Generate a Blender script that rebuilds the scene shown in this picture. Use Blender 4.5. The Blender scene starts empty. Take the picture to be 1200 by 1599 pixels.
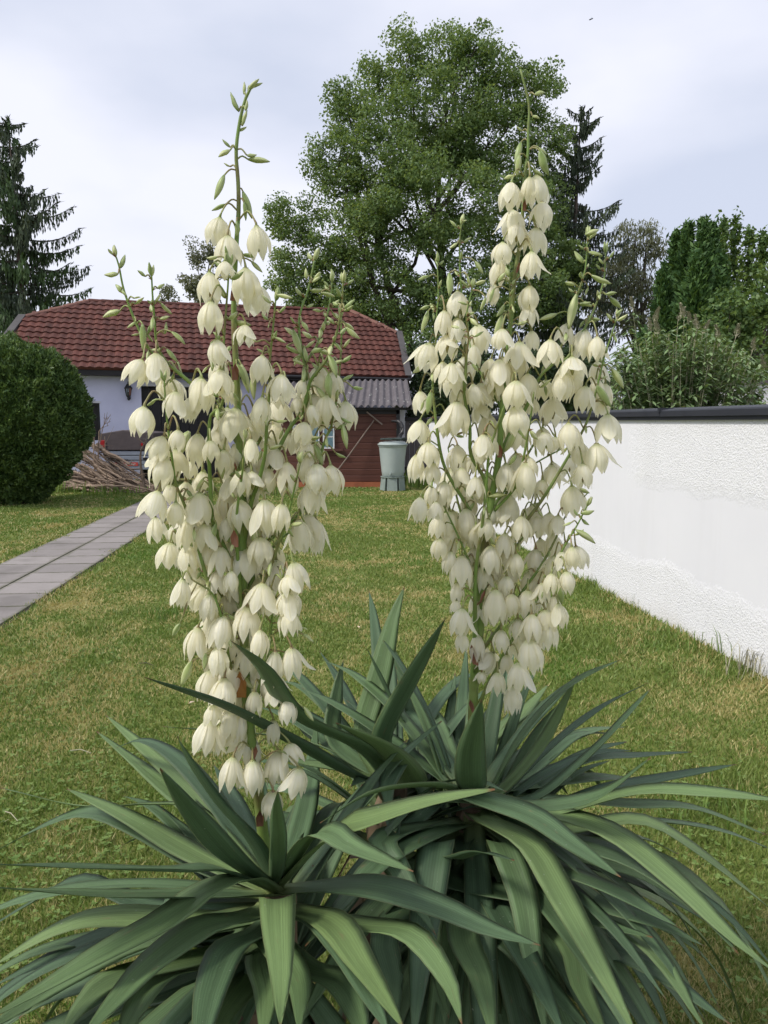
import bpy, math, random
import numpy as np
from mathutils import Vector, Matrix

# ------------------------------------------------------------------ camera, sky, sun, exposure
scene = bpy.context.scene
COL = scene.collection
RD = math.radians
rng = random.Random(11)
nrg = np.random.default_rng(5)

EYE, FOC, PITCH = 1.6, 1185.0, RD(6.76)
cd = bpy.data.cameras.new("camera")
cam = bpy.data.objects.new("camera", cd)
COL.objects.link(cam)
cam.location = (0, 0, EYE)
cam.rotation_euler = (RD(90) - PITCH, 0, 0)
cd.sensor_fit = 'VERTICAL'
cd.sensor_height = 24.0
cd.lens = 24.0 * FOC / 1599.0
cd.clip_start, cd.clip_end = 0.05, 2000
scene.camera = cam

SUN_AZ, SUN_EL = RD(-116), RD(48)          # azimuth from +Y towards +X
world = bpy.data.worlds.new("World")
scene.world = world
world.use_nodes = True
wn, wl = world.node_tree.nodes, world.node_tree.links
wn.clear()
wo = wn.new('ShaderNodeOutputWorld')
bg = wn.new('ShaderNodeBackground'); bg.inputs['Strength'].default_value = 0.1
sky = wn.new('ShaderNodeTexSky'); sky.sky_type = 'NISHITA'; sky.sun_disc = False
sky.sun_elevation = SUN_EL; sky.sun_rotation = SUN_AZ
tc = wn.new('ShaderNodeTexCoord')
mp = wn.new('ShaderNodeMapping'); mp.inputs['Scale'].default_value = (1.0, 1.0, 2.2); mp.inputs['Location'].default_value = (3.1, 0.4, 1.7)
n1 = wn.new('ShaderNodeTexNoise'); n1.inputs['Scale'].default_value = 1.9; n1.inputs['Detail'].default_value = 5; n1.inputs['Roughness'].default_value = 0.45
cr = wn.new('ShaderNodeValToRGB')
cr.color_ramp.elements[0].position = 0.40; cr.color_ramp.elements[0].color = (4.95, 5.35, 6.45, 1)
cr.color_ramp.elements[1].position = 0.62; cr.color_ramp.elements[1].color = (7.0, 7.1, 7.9, 1)
mx = wn.new('ShaderNodeMixRGB'); mx.inputs['Fac'].default_value = 0.93
wl.new(tc.outputs['Generated'], mp.inputs['Vector']); wl.new(mp.outputs['Vector'], n1.inputs['Vector'])
wl.new(n1.outputs['Fac'], cr.inputs['Fac']); wl.new(sky.outputs['Color'], mx.inputs['Color1'])
wl.new(cr.outputs['Color'], mx.inputs['Color2']); wl.new(mx.outputs['Color'], bg.inputs['Color'])
wl.new(bg.outputs['Background'], wo.inputs['Surface'])

sl = bpy.data.lights.new("sun", 'SUN'); sl.energy = 2.4; sl.angle = RD(11); sl.color = (1.0, 0.95, 0.86)
sun = bpy.data.objects.new("sun", sl); COL.objects.link(sun)
sd = Vector((math.sin(SUN_AZ) * math.cos(SUN_EL), math.cos(SUN_AZ) * math.cos(SUN_EL), math.sin(SUN_EL)))
sun.rotation_euler = sd.to_track_quat('Z', 'Y').to_euler()
sun.location = sd * 60

vs = scene.view_settings
scene.display_settings.display_device = 'sRGB'
vs.view_transform = 'Standard'; vs.look = 'None'; vs.gamma = 1.0; vs.exposure = 0.48
vs.use_curve_mapping = False
scene.cycles.use_denoising = True
scene.cycles.max_bounces = 8
scene.cycles.transparent_max_bounces = 8
scene.cycles.use_adaptive_sampling = True
scene.cycles.adaptive_threshold = 0.02

# ------------------------------------------------------------------ helpers
CAMP = Vector((0, 0, EYE))
FW = Vector((0, math.cos(PITCH), -math.sin(PITCH))); UPV = Vector((0, math.sin(PITCH), math.cos(PITCH)))
def ray(px, py):
    return FW + Vector((1, 0, 0)) * ((px - 600) / FOC) + UPV * ((799.5 - py) / FOC)
def P(px, py, Y):
    d = ray(px, py); return CAMP + d * (Y / d.y)
def G(px, py, z=0.0):
    d = ray(px, py); return CAMP + d * ((z - EYE) / d.z)
def proj(p):
    q = p - CAMP; w = q.dot(FW)
    return 600 + FOC * q.x / w, 799.5 - FOC * q.dot(UPV) / w, w

def org(o):
    v = Vector((0, 0, 0))
    while o is not None:
        v = v + o.location; o = o.parent
    return v

class MB:
    def __init__(s): s.v = []; s.f = []; s.mi = []; s.st = []
    def add(s, vs_, fs, m=0, st=None):
        b = len(s.v); s.v += [tuple(x) for x in vs_]
        s.f += [tuple(b + i for i in f) for f in fs]; s.mi += [m] * len(fs)
        s.st += list(st) if st else [(0, 0, 0)] * len(vs_)
    def box(s, c, size, rot=None, m=0):
        hx, hy, hz = size[0] / 2, size[1] / 2, size[2] / 2
        pts = [Vector((x, y, z)) for x in (-hx, hx) for y in (-hy, hy) for z in (-hz, hz)]
        if rot is not None: pts = [rot @ p for p in pts]
        s.hexa([Vector(c) + p for p in pts], m)
    def hexa(s, p, m=0):   # order: x(-+) y(-+) z(-+)
        s.add(p, [(0, 1, 3, 2), (4, 6, 7, 5), (0, 4, 5, 1), (2, 3, 7, 6), (0, 2, 6, 4), (1, 5, 7, 3)], m)
    def beam(s, a, b, w, h, m=0, up=Vector((0, 0, 1))):
        a, b = Vector(a), Vector(b); t = (b - a).normalized()
        sx = t.cross(up); sx = sx.normalized() if sx.length > 1e-5 else Vector((1, 0, 0)); u = sx.cross(t)
        s.hexa([q + sx * (i * w / 2) + u * (k * h / 2) for q in (a, b) for i in (-1, 1) for k in (-1, 1)], m)
    def tube(s, pts, rads, n=6, m=0, cap=True):
        pts = [Vector(p) for p in pts]; k = len(pts)
        if not hasattr(rads, '__len__'): rads = [rads] * k
        ref = Vector((0.31, 0.17, 0.93)); vs_ = []; fs = []
        for i, p in enumerate(pts):
            t = (pts[min(i + 1, k - 1)] - pts[max(i - 1, 0)])
            t = t.normalized() if t.length > 1e-9 else Vector((0, 0, 1))
            a = t.cross(ref)
            if a.length < 1e-3: a = t.cross(Vector((1, 0, 0)))
            a.normalize(); b = t.cross(a); ref = b.cross(t) if False else ref
            for j in range(n):
                an = 2 * math.pi * j / n
                vs_.append(p + (a * math.cos(an) + b * math.sin(an)) * rads[i])
        for i in range(k - 1):
            for j in range(n):
                fs.append((i * n + j, i * n + (j + 1) % n, (i + 1) * n + (j + 1) % n, (i + 1) * n + j))
        if cap: fs += [tuple(range(n - 1, -1, -1)), tuple((k - 1) * n + j for j in range(n))]
        s.add(vs_, fs, m)
    def lathe(s, c, prof, n=20, m=0, cap=True):
        c = Vector(c); k = len(prof); vs_ = []; fs = []
        for r, z in prof:
            for j in range(n):
                a = 2 * math.pi * j / n; vs_.append(c + Vector((r * math.cos(a), r * math.sin(a), z)))
        for i in range(k - 1):
            for j in range(n):
                fs.append((i * n + j, i * n + (j + 1) % n, (i + 1) * n + (j + 1) % n, (i + 1) * n + j))
        if cap: fs += [tuple(range(n - 1, -1, -1)), tuple((k - 1) * n + j for j in range(n))]
        s.add(vs_, fs, m)
    def mesh(s, name, mats, off=Vector((0, 0, 0)), smooth=False):
        me = bpy.data.meshes.new(name)
        me.from_pydata([(x - off.x, y - off.y, z - off.z) for x, y, z in s.v], [], s.f)
        for mt in (mats if isinstance(mats, (list, tuple)) else [mats]): me.materials.append(mt)
        if max(s.mi, default=0): me.polygons.foreach_set('material_index', s.mi)
        if smooth: me.polygons.foreach_set('use_smooth', [True] * len(s.f))
        if any(x != (0, 0, 0) for x in s.st):
            at = me.attributes.new('st', 'FLOAT_VECTOR', 'POINT')
            at.data.foreach_set('vector', [c for x in s.st for c in x])
        me.update(); return me
    def build(s, name, mats, parent=None, smooth=False, bevel=0.0, loc=None):
        off = org(parent) if parent is not None else Vector(loc or (0, 0, 0))
        o = link(name, s.mesh(name, mats, off, smooth), parent)
        if parent is None: o.location = off
        if bevel:
            b = o.modifiers.new('bevel', 'BEVEL'); b.width = bevel; b.segments = 2; b.limit_method = 'ANGLE'
        return o

def link(name, data, parent=None):
    o = bpy.data.objects.new(name, data); COL.objects.link(o)
    if parent is not None: o.parent = parent
    return o
def tag(o, label=None, cat=None, group=None, kind=None):
    if label: o['label'] = label
    if cat: o['category'] = cat
    if group: o['group'] = group
    if kind: o['kind'] = kind
    return o
def thing(name, loc, label, cat, group=None):
    o = link(name, None); o.location = Vector(loc); o.empty_display_size = 0.1
    return tag(o, label, cat, group)
def np_mesh(name, V, F, mat, off, parent=None, st=None, smooth=False):
    """V (n,3), F (m,k) numpy arrays, all faces with k corners"""
    me = bpy.data.meshes.new(name)
    k = F.shape[1]; nv, nf = len(V), len(F)
    me.vertices.add(nv); me.vertices.foreach_set('co', (V - np.array(off)).astype(np.float32).ravel())
    me.loops.add(nf * k); me.loops.foreach_set('vertex_index', F.astype(np.int32).ravel())
    me.polygons.add(nf); me.polygons.foreach_set('loop_start', np.arange(0, nf * k, k, dtype=np.int32))
    me.polygons.foreach_set('loop_total', np.full(nf, k, dtype=np.int32))
    if smooth: me.polygons.foreach_set('use_smooth', np.ones(nf, dtype=bool))
    me.update(calc_edges=True)
    if st is not None:
        at = me.attributes.new('st', 'FLOAT_VECTOR', 'POINT'); at.data.foreach_set('vector', st.astype(np.float32).ravel())
    for mt in (mat if isinstance(mat, (list, tuple)) else [mat]): me.materials.append(mt)
    return link(name, me, parent)

# ------------------------------------------------------------------ materials
class NT:
    def __init__(s, name):
        s.m = bpy.data.materials.new(name); s.m.use_nodes = True
        s.n, s.l = s.m.node_tree.nodes, s.m.node_tree.links; s.n.clear()
        s.out = s.n.new('ShaderNodeOutputMaterial')
    def node(s, t, **kw):
        x = s.n.new('ShaderNode' + t)
        for k, v in kw.items():
            if k.startswith('_'): setattr(x, k[1:], v)
            else: s.put(x.inputs[k.replace('__', ' ')], v)
        return x
    def put(s, sock, v):
        if hasattr(v, 'is_output') or hasattr(v, 'links'): s.l.new(v, sock)
        else: sock.default_value = v
    def noise(s, vec=None, scale=5, detail=3, rough=0.55):
        x = s.node('TexNoise', Scale=scale, Detail=detail, Roughness=rough)
        if vec is not None: s.l.new(vec, x.inputs['Vector'])
        return x.outputs['Fac']
    def ramp(s, fac, stops):
        x = s.n.new('ShaderNodeValToRGB'); s.l.new(fac, x.inputs['Fac']); e = x.color_ramp.elements
        while len(e) < len(stops): e.new(0.5)
        for i, (p, c) in enumerate(stops):
            e[i].position = p; e[i].color = (*c, 1) if hasattr(c, '__len__') else (c, c, c, 1)
        return x.outputs['Color']
    def mix(s, fac, a, b, mode='MIX'):
        x = s.n.new('ShaderNodeMixRGB'); x.blend_type = mode
        s.put(x.inputs['Fac'], fac)
        for k, v in (('Color1', a), ('Color2', b)):
            s.put(x.inputs[k], (*v, 1) if isinstance(v, tuple) and len(v) == 3 else v)
        return x.outputs['Color']
    def math(s, op, a, b=0.0, c=0.0):
        x = s.n.new('ShaderNodeMath'); x.operation = op
        s.put(x.inputs[0], a); s.put(x.inputs[1], b); s.put(x.inputs[2], c); return x.outputs[0]
    def mapping(s, vec, scale=(1, 1, 1), rot=(0, 0, 0)):
        x = s.node('Mapping'); s.l.new(vec, x.inputs['Vector']); x.inputs['Scale'].default_value = scale
        x.inputs['Rotation'].default_value = rot; return x.outputs['Vector']
    def pos(s): return s.n.new('ShaderNodeNewGeometry').outputs['Position']
    def objc(s): return s.n.new('ShaderNodeTexCoord').outputs['Object']
    def rnd(s): return s.n.new('ShaderNodeObjectInfo').outputs['Random']
    def isl(s): return s.n.new('ShaderNodeNewGeometry').outputs['Random Per Island']
    def attr(s, name='st'):
        x = s.n.new('ShaderNodeAttribute'); x.attribute_name = name
        y = s.n.new('ShaderNodeSeparateXYZ'); s.l.new(x.outputs['Vector'], y.inputs[0])
        return x.outputs['Vector'], y.outputs[0], y.outputs[1], y.outputs[2]
    def bump(s, h, strength=0.3, dist=0.01):
        x = s.node('Bump', Strength=strength, Distance=dist); s.l.new(h, x.inputs['Height']); return x.outputs['Normal']
    def finish(s, color, rough=0.6, normal=None, spec=0.4, metal=0.0, trans=0.0, tcol=None, **kw):
        b = s.n.new('ShaderNodeBsdfPrincipled')
        s.put(b.inputs['Base Color'], (*color, 1) if isinstance(color, tuple) else color)
        s.put(b.inputs['Roughness'], rough); s.put(b.inputs['Specular IOR Level'], spec); s.put(b.inputs['Metallic'], metal)
        for k, v in kw.items(): s.put(b.inputs[k.replace('__', ' ')], v)
        if normal is not None: s.l.new(normal, b.inputs['Normal'])
        sh = b.outputs[0]
        if trans:
            t = s.n.new('ShaderNodeBsdfTranslucent'); c = tcol if tcol is not None else color
            s.put(t.inputs['Color'], (*c, 1) if isinstance(c, tuple) else c)
            x = s.n.new('ShaderNodeMixShader'); s.put(x.inputs[0], trans); s.l.new(sh, x.inputs[1]); s.l.new(t.outputs[0], x.inputs[2]); sh = x.outputs[0]
        s.l.new(sh, s.out.inputs['Surface']); return s.m

def plain(name, c1, c2=None, scale=6, rough=0.6, bump=0.15, bscale=40, bdist=0.004, rnd=0.0, stretch=(1, 1, 1), **kw):
    t = NT(name); v = t.mapping(t.objc(), stretch)
    c2 = c2 or tuple(x * 0.8 for x in c1)
    col = t.mix(t.ramp(t.noise(v, scale, 5, 0.6), [(0.3, 0.0), (0.7, 1.0)]), c1, c2)
    if rnd:
        col = t.mix(1.0, col, t.ramp(t.rnd(), [(0, 1 - rnd), (1, 1 + rnd * 0.6)]), 'MULTIPLY')
    nm = t.bump(t.noise(v, bscale, 3), bump, bdist) if bump else None
    return t.finish(col, rough, nm, **kw)

def leaf_mat(name, cs, trans=0.25, rough=0.5, tmul=1.3, spec=0.3, big=1.2):
    t = NT(name)
    f = t.math('MULTIPLY_ADD', t.noise(t.pos(), big, 2), 0.9, t.math('MULTIPLY_ADD', t.isl(), 0.6, -0.25))
    k = len(cs); col = t.ramp(f, [(0.18 + 0.64 * i / (k - 1), c) for i, c in enumerate(cs)])
    tcl = t.mix(1.0, col, (tmul * 1.15, tmul, tmul * 0.5), 'MULTIPLY')
    return t.finish(col, rough, None, spec=spec, trans=trans, tcol=tcl)

def lawn_color(t):
    p = t.pos()
    a = t.ramp(t.noise(p, 0.55, 4, 0.6), [(0.40, 0.0), (0.66, 1.0)])
    b = t.ramp(t.noise(t.mapping(p, (1.3, 0.9, 1), (0, 0, 0.4)), 2.6, 3, 0.6), [(0.40, 0.0), (0.68, 1.0)])
    dry = t.math('MULTIPLY_ADD', a, 0.5, t.math('MULTIPLY', b, 0.5))
    fresh = t.ramp(t.noise(t.mapping(p, (1, 1, 1), (0, 0, 1.1)), 1.1, 2), [(0.5, 0.0), (0.7, 1.0)])
    return t, p, dry, fresh
def grass_mat():
    t, p, dry, fresh = lawn_color(NT('grass_blade'))
    r = t.isl()
    g = t.ramp(r, [(0.0, (0.105, 0.165, 0.032)), (0.5, (0.165, 0.235, 0.055)), (1.0, (0.245, 0.300, 0.090))])
    g = t.mix(t.math('MULTIPLY', fresh, 0.85), g, (0.11, 0.205, 0.035))
    y = t.ramp(r, [(0.0, (0.36, 0.29, 0.12)), (1.0, (0.52, 0.45, 0.22))])
    fac = t.math('GREATER_THAN', t.math('MULTIPLY_ADD', dry, 1.0, t.math('MULTIPLY_ADD', r, 0.62, -0.1)), 0.79)
    c = t.mix(t.math('MULTIPLY', fac, 0.85), g, y)
    return t.finish(c, 0.5, None, spec=0.3, trans=0.25, tcol=t.mix(1.0, c, (1.2, 1.2, 0.7), 'MULTIPLY'))
def ground_mat():
    t, p, dry, fresh = lawn_color(NT('lawn_soil'))
    n = t.noise(p, 60, 4, 0.7)
    g = t.mix(n, (0.10, 0.125, 0.03), (0.19, 0.22, 0.06))
    c = t.mix(t.math('MULTIPLY', dry, 0.8), g, t.mix(n, (0.22, 0.19, 0.075), (0.36, 0.32, 0.14)))
    return t.finish(c, 0.9, t.bump(n, 0.5, 0.02), spec=0.1)

def stucco_mat():
    t = NT('white_rough_render'); p = t.pos()
    s = t.node('SeparateXYZ'); t.l.new(p, s.inputs[0]); y, z = s.outputs[1], s.outputs[2]
    wob = t.math('MULTIPLY_ADD', t.noise(p, 1.5, 3, 0.5), 0.4, -0.2)
    def step(x, a, b): return t.ramp(x, [(a, 0.0), (b, 1.0)])
    jit = t.math('MULTIPLY_ADD', t.noise(p, 30, 2, 0.5), 0.10, -0.05)
    lo = step(t.math('MULTIPLY_ADD', t.math('ADD', t.math('ADD', z, wob), jit), -1.0, 0.9), 0.44, 0.53)
    hi = step(t.math('ADD', t.math('ADD', z, jit), t.math('MULTIPLY_ADD', wob, 0.5, -0.6)), 0.44, 0.54)
    ne = step(t.math('MULTIPLY_ADD', t.math('ADD', t.math('ADD', y, t.math('MULTIPLY', wob, 1.5)), t.math('MULTIPLY', jit, 3.0)), -0.5, 3.8), 0.45, 0.62)
    mask = t.math('MAXIMUM', lo, t.math('MULTIPLY', hi, ne))
    n = t.noise(p, 80, 4, 0.62); v = t.node('TexVoronoi', Scale=75.0); t.l.new(p, v.inputs['Vector'])
    h = t.math('MULTIPLY', t.math('ADD', n, t.math('MULTIPLY', v.outputs['Distance'], 0.6)), mask)
    h = t.math('MULTIPLY_ADD', t.noise(p, 9, 3), 0.06, h)
    pit = t.math('MULTIPLY', t.ramp(n, [(0.36, 1.0), (0.44, 0.0)]), mask)
    base = t.mix(t.noise(p, 1.6, 4), (0.68, 0.68, 0.72), (0.75, 0.75, 0.78))
    base = t.mix(t.math('MULTIPLY', mask, 0.5), base, (0.80, 0.80, 0.81))
    stn = t.ramp(t.noise(t.mapping(p, (1, 5, 0.35)), 1.2, 4, 0.6), [(0.52, 0.0), (0.75, 0.14)]); base = t.mix(stn, base, (0.55, 0.54, 0.55))
    foot = t.ramp(t.math('ADD', z, wob), [(0.0, 1.0), (0.12, 0.0)])
    base = t.mix(t.math('MULTIPLY', foot, 0.25), base, (0.45, 0.42, 0.34))
    c = t.mix(t.math('MULTIPLY', pit, 0.55), base, (0.45, 0.45, 0.5))
    return t.finish(c, 0.85, t.bump(h, 0.6, 0.010), spec=0.2)

def slab_mat():
    t = NT('paving_concrete'); p = t.pos(); o = t.objc()
    c = t.mix(t.noise(p, 4, 5, 0.7), (0.30, 0.275, 0.265), (0.22, 0.20, 0.19))
    c = t.mix(t.math('MULTIPLY', t.ramp(t.noise(p, 1.3, 4, 0.65), [(0.52, 0.0), (0.66, 1.0)]), 0.45), c, (0.135, 0.125, 0.115))
    c = t.mix(1.0, c, t.ramp(t.rnd(), [(0, 0.84), (1, 1.12)]), 'MULTIPLY')
    s = t.node('SeparateXYZ'); t.l.new(o, s.inputs[0])
    e = t.math('MAXIMUM', t.math('ABSOLUTE', s.outputs[0]), t.math('ABSOLUTE', s.outputs[1]))
    e = t.ramp(t.math('MULTIPLY_ADD', t.noise(p, 11, 4, 0.7), 0.12, e), [(0.275, 0.0), (0.315, 1.0)])
    c = t.mix(t.math('MULTIPLY', e, 0.6), c, (0.105, 0.11, 0.06))
    c = t.mix(t.math('MULTIPLY', t.ramp(t.noise(p, 130, 2, 0.6), [(0.6, 0.0), (0.7, 1.0)]), 0.35), c, (0.12, 0.11, 0.105))
    return t.finish(c, 0.88, t.bump(t.noise(p, 90, 3), 0.35, 0.003), spec=0.2)
def tile_mat(name, c1, c2):
    t = NT(name); o = t.pos()
    c = t.mix(t.ramp(t.noise(o, 3, 5, 0.65), [(0.3, 0.0), (0.7, 1.0)]), c1, c2)
    c = t.mix(t.math('MULTIPLY', t.ramp(t.noise(o, 14, 4, 0.7), [(0.58, 0.0), (0.72, 1.0)]), 0.45), c, (0.13, 0.10, 0.085))
    r = t.math('ADD', t.math('MULTIPLY', t.rnd(), 0.5), t.math('MULTIPLY', t.isl(), 0.5))
    c = t.mix(1.0, c, t.ramp(r, [(0.1, 0.62), (0.9, 1.4)]), 'MULTIPLY')
    return t.finish(c, 0.7, t.bump(t.noise(o, 60, 3), 0.2, 0.004), spec=0.3)

def sv0(t, u, w, r):
    x = t.node('CombineXYZ'); t.put(x.inputs[0], t.math('MULTIPLY', u, 5.0)); t.put(x.inputs[1], t.math('MULTIPLY', w, 9.0)); t.put(x.inputs[2], t.math('MULTIPLY', r, 53.0)); return x.outputs[0]
def yucca_leaf_mat():
    t = NT('yucca_leaf'); v, u, w, r = t.attr()
    stv = t.node('CombineXYZ'); t.put(stv.inputs[0], t.math('MULTIPLY', u, 26.0)); t.put(stv.inputs[1], t.math('MULTIPLY', w, 1.3)); t.put(stv.inputs[2], t.math('MULTIPLY', r, 37.0))
    st = t.noise(stv.outputs[0], 1.0, 4, 0.65)
    base = t.ramp(r, [(0.0, (0.060, 0.106, 0.058)), (0.5, (0.092, 0.155, 0.072)), (0.85, (0.130, 0.205, 0.084)), (1.0, (0.150, 0.222, 0.080))])
    c = t.mix(1.0, base, t.ramp(st, [(0.28, 0.80), (0.5, 1.0), (0.74, 1.22)]), 'MULTIPLY')
    wv = t.math('SINE', t.math('MULTIPLY', u, 78.0)); c = t.mix(1.0, c, t.ramp(t.math('MULTIPLY_ADD', wv, 0.5, 0.5), [(0.0, 0.91), (1.0, 1.08)]), 'MULTIPLY')
    cg = t.ramp(t.math('ABSOLUTE', t.math('SUBTRACT', u, 0.5)), [(0.0, 0.90), (0.10, 1.03), (0.5, 1.0)]); c = t.mix(1.0, c, cg, 'MULTIPLY')
    big = t.noise(v, 3.0, 3); c = t.mix(1.0, c, t.ramp(big, [(0.3, 0.85), (0.7, 1.15)]), 'MULTIPLY')
    ed = t.ramp(t.math('ABSOLUTE', t.math('SUBTRACT', u, 0.5)), [(0.462, 0.0), (0.485, 1.0)])
    c = t.mix(t.math('MULTIPLY', ed, 0.55), c, (0.19, 0.22, 0.09))
    c = t.mix(t.ramp(w, [(0.02, 0.8), (0.16, 0.0)]), c, (0.22, 0.27, 0.10))
    sc = t.math('MULTIPLY', t.ramp(t.noise(sv0(t, u, w, r), 1.0, 3, 0.7), [(0.66, 0.0), (0.72, 1.0)]), 0.55); c = t.mix(sc, c, (0.20, 0.16, 0.085))
    c = t.mix(t.ramp(w, [(0.975, 0.0), (0.992, 1.0)]), c, (0.16, 0.085, 0.04))
    sv = t.node('CombineXYZ'); t.put(sv.inputs[0], t.math('MULTIPLY', u, 9.0)); t.put(sv.inputs[1], t.math('MULTIPLY', w, 90.0)); t.put(sv.inputs[2], t.math('MULTIPLY', r, 91.0))
    sp = t.ramp(t.noise(sv.outputs[0], 1.0, 1), [(0.76, 0.0), (0.79, 1.0)])
    c = t.mix(t.math('MULTIPLY', sp, 0.4), c, (0.42, 0.45, 0.38))
    ru = t.ramp(st, [(0.3, 0.42), (0.7, 0.58)])
    return t.finish(c, ru, t.bump(st, 0.6, 0.0015), spec=0.33, trans=0.10, tcol=(0.14, 0.30, 0.05))

def petal_mat():
    t = NT('cream_petal'); v, u, w, r = t.attr()
    sv = t.node('CombineXYZ'); t.put(sv.inputs[0], t.math('MULTIPLY', u, 11.0)); t.put(sv.inputs[1], t.math('MULTIPLY', w, 1.6)); t.put(sv.inputs[2], t.math('MULTIPLY', r, 23.0))
    st = t.noise(sv.outputs[0], 1.0, 3)
    c = t.mix(t.ramp(st, [(0.38, 0.0), (0.62, 1.0)]), (0.91, 0.875, 0.72), (0.97, 0.96, 0.91))
    c = t.mix(t.math('MULTIPLY', t.rnd(), 0.5), c, (0.88, 0.84, 0.62))
    mid = t.ramp(t.math('ABSOLUTE', t.math('SUBTRACT', u, 0.5)), [(0.0, 1.0), (0.09, 0.0)])
    c = t.mix(t.math('MULTIPLY', mid, 0.17), c, (0.62, 0.68, 0.36))
    c = t.mix(t.ramp(w, [(0.0, 0.9), (0.17, 0.0)]), c, (0.50, 0.60, 0.26))
    c = t.mix(t.ramp(w, [(0.93, 0.0), (1.0, 0.5)]), c, (0.60, 0.48, 0.24))
    return t.finish(c, 0.42, t.bump(st, 0.6, 0.003), spec=0.3, trans=0.52, tcol=(1.0, 0.96, 0.76))

def bud_mat():
    t = NT('green_bud'); v, u, w, r = t.attr()
    c = t.ramp(w, [(0.0, (0.20, 0.27, 0.08)), (0.3, (0.40, 0.47, 0.19)), (0.75, (0.50, 0.54, 0.28)), (1.0, (0.30, 0.36, 0.14))])
    c = t.mix(t.ramp(u, [(0.4, 0.0), (0.6, 0.45)]), c, (0.70, 0.70, 0.48))
    c = t.mix(1.0, c, t.ramp(t.rnd(), [(0, (0.62, 0.72, 0.55)), (1, (1.12, 1.1, 1.05))]), 'MULTIPLY')
    return t.finish(c, 0.42, None, spec=0.4, trans=0.15, tcol=(0.4, 0.5, 0.15))

def stem_mat():
    t = NT('yucca_stem'); p = t.objc()
    c = t.mix(t.ramp(t.noise(p, 9, 3), [(0.45, 0.0), (0.68, 0.75)]), (0.15, 0.24, 0.055), (0.17, 0.095, 0.05))
    c = t.mix(t.ramp(t.noise(p, 40, 2), [(0.4, 0.0), (0.7, 0.5)]), c, (0.21, 0.30, 0.09))
    return t.finish(c, 0.45, t.bump(t.noise(p, 120, 2), 0.2, 0.001), spec=0.35)

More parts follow.
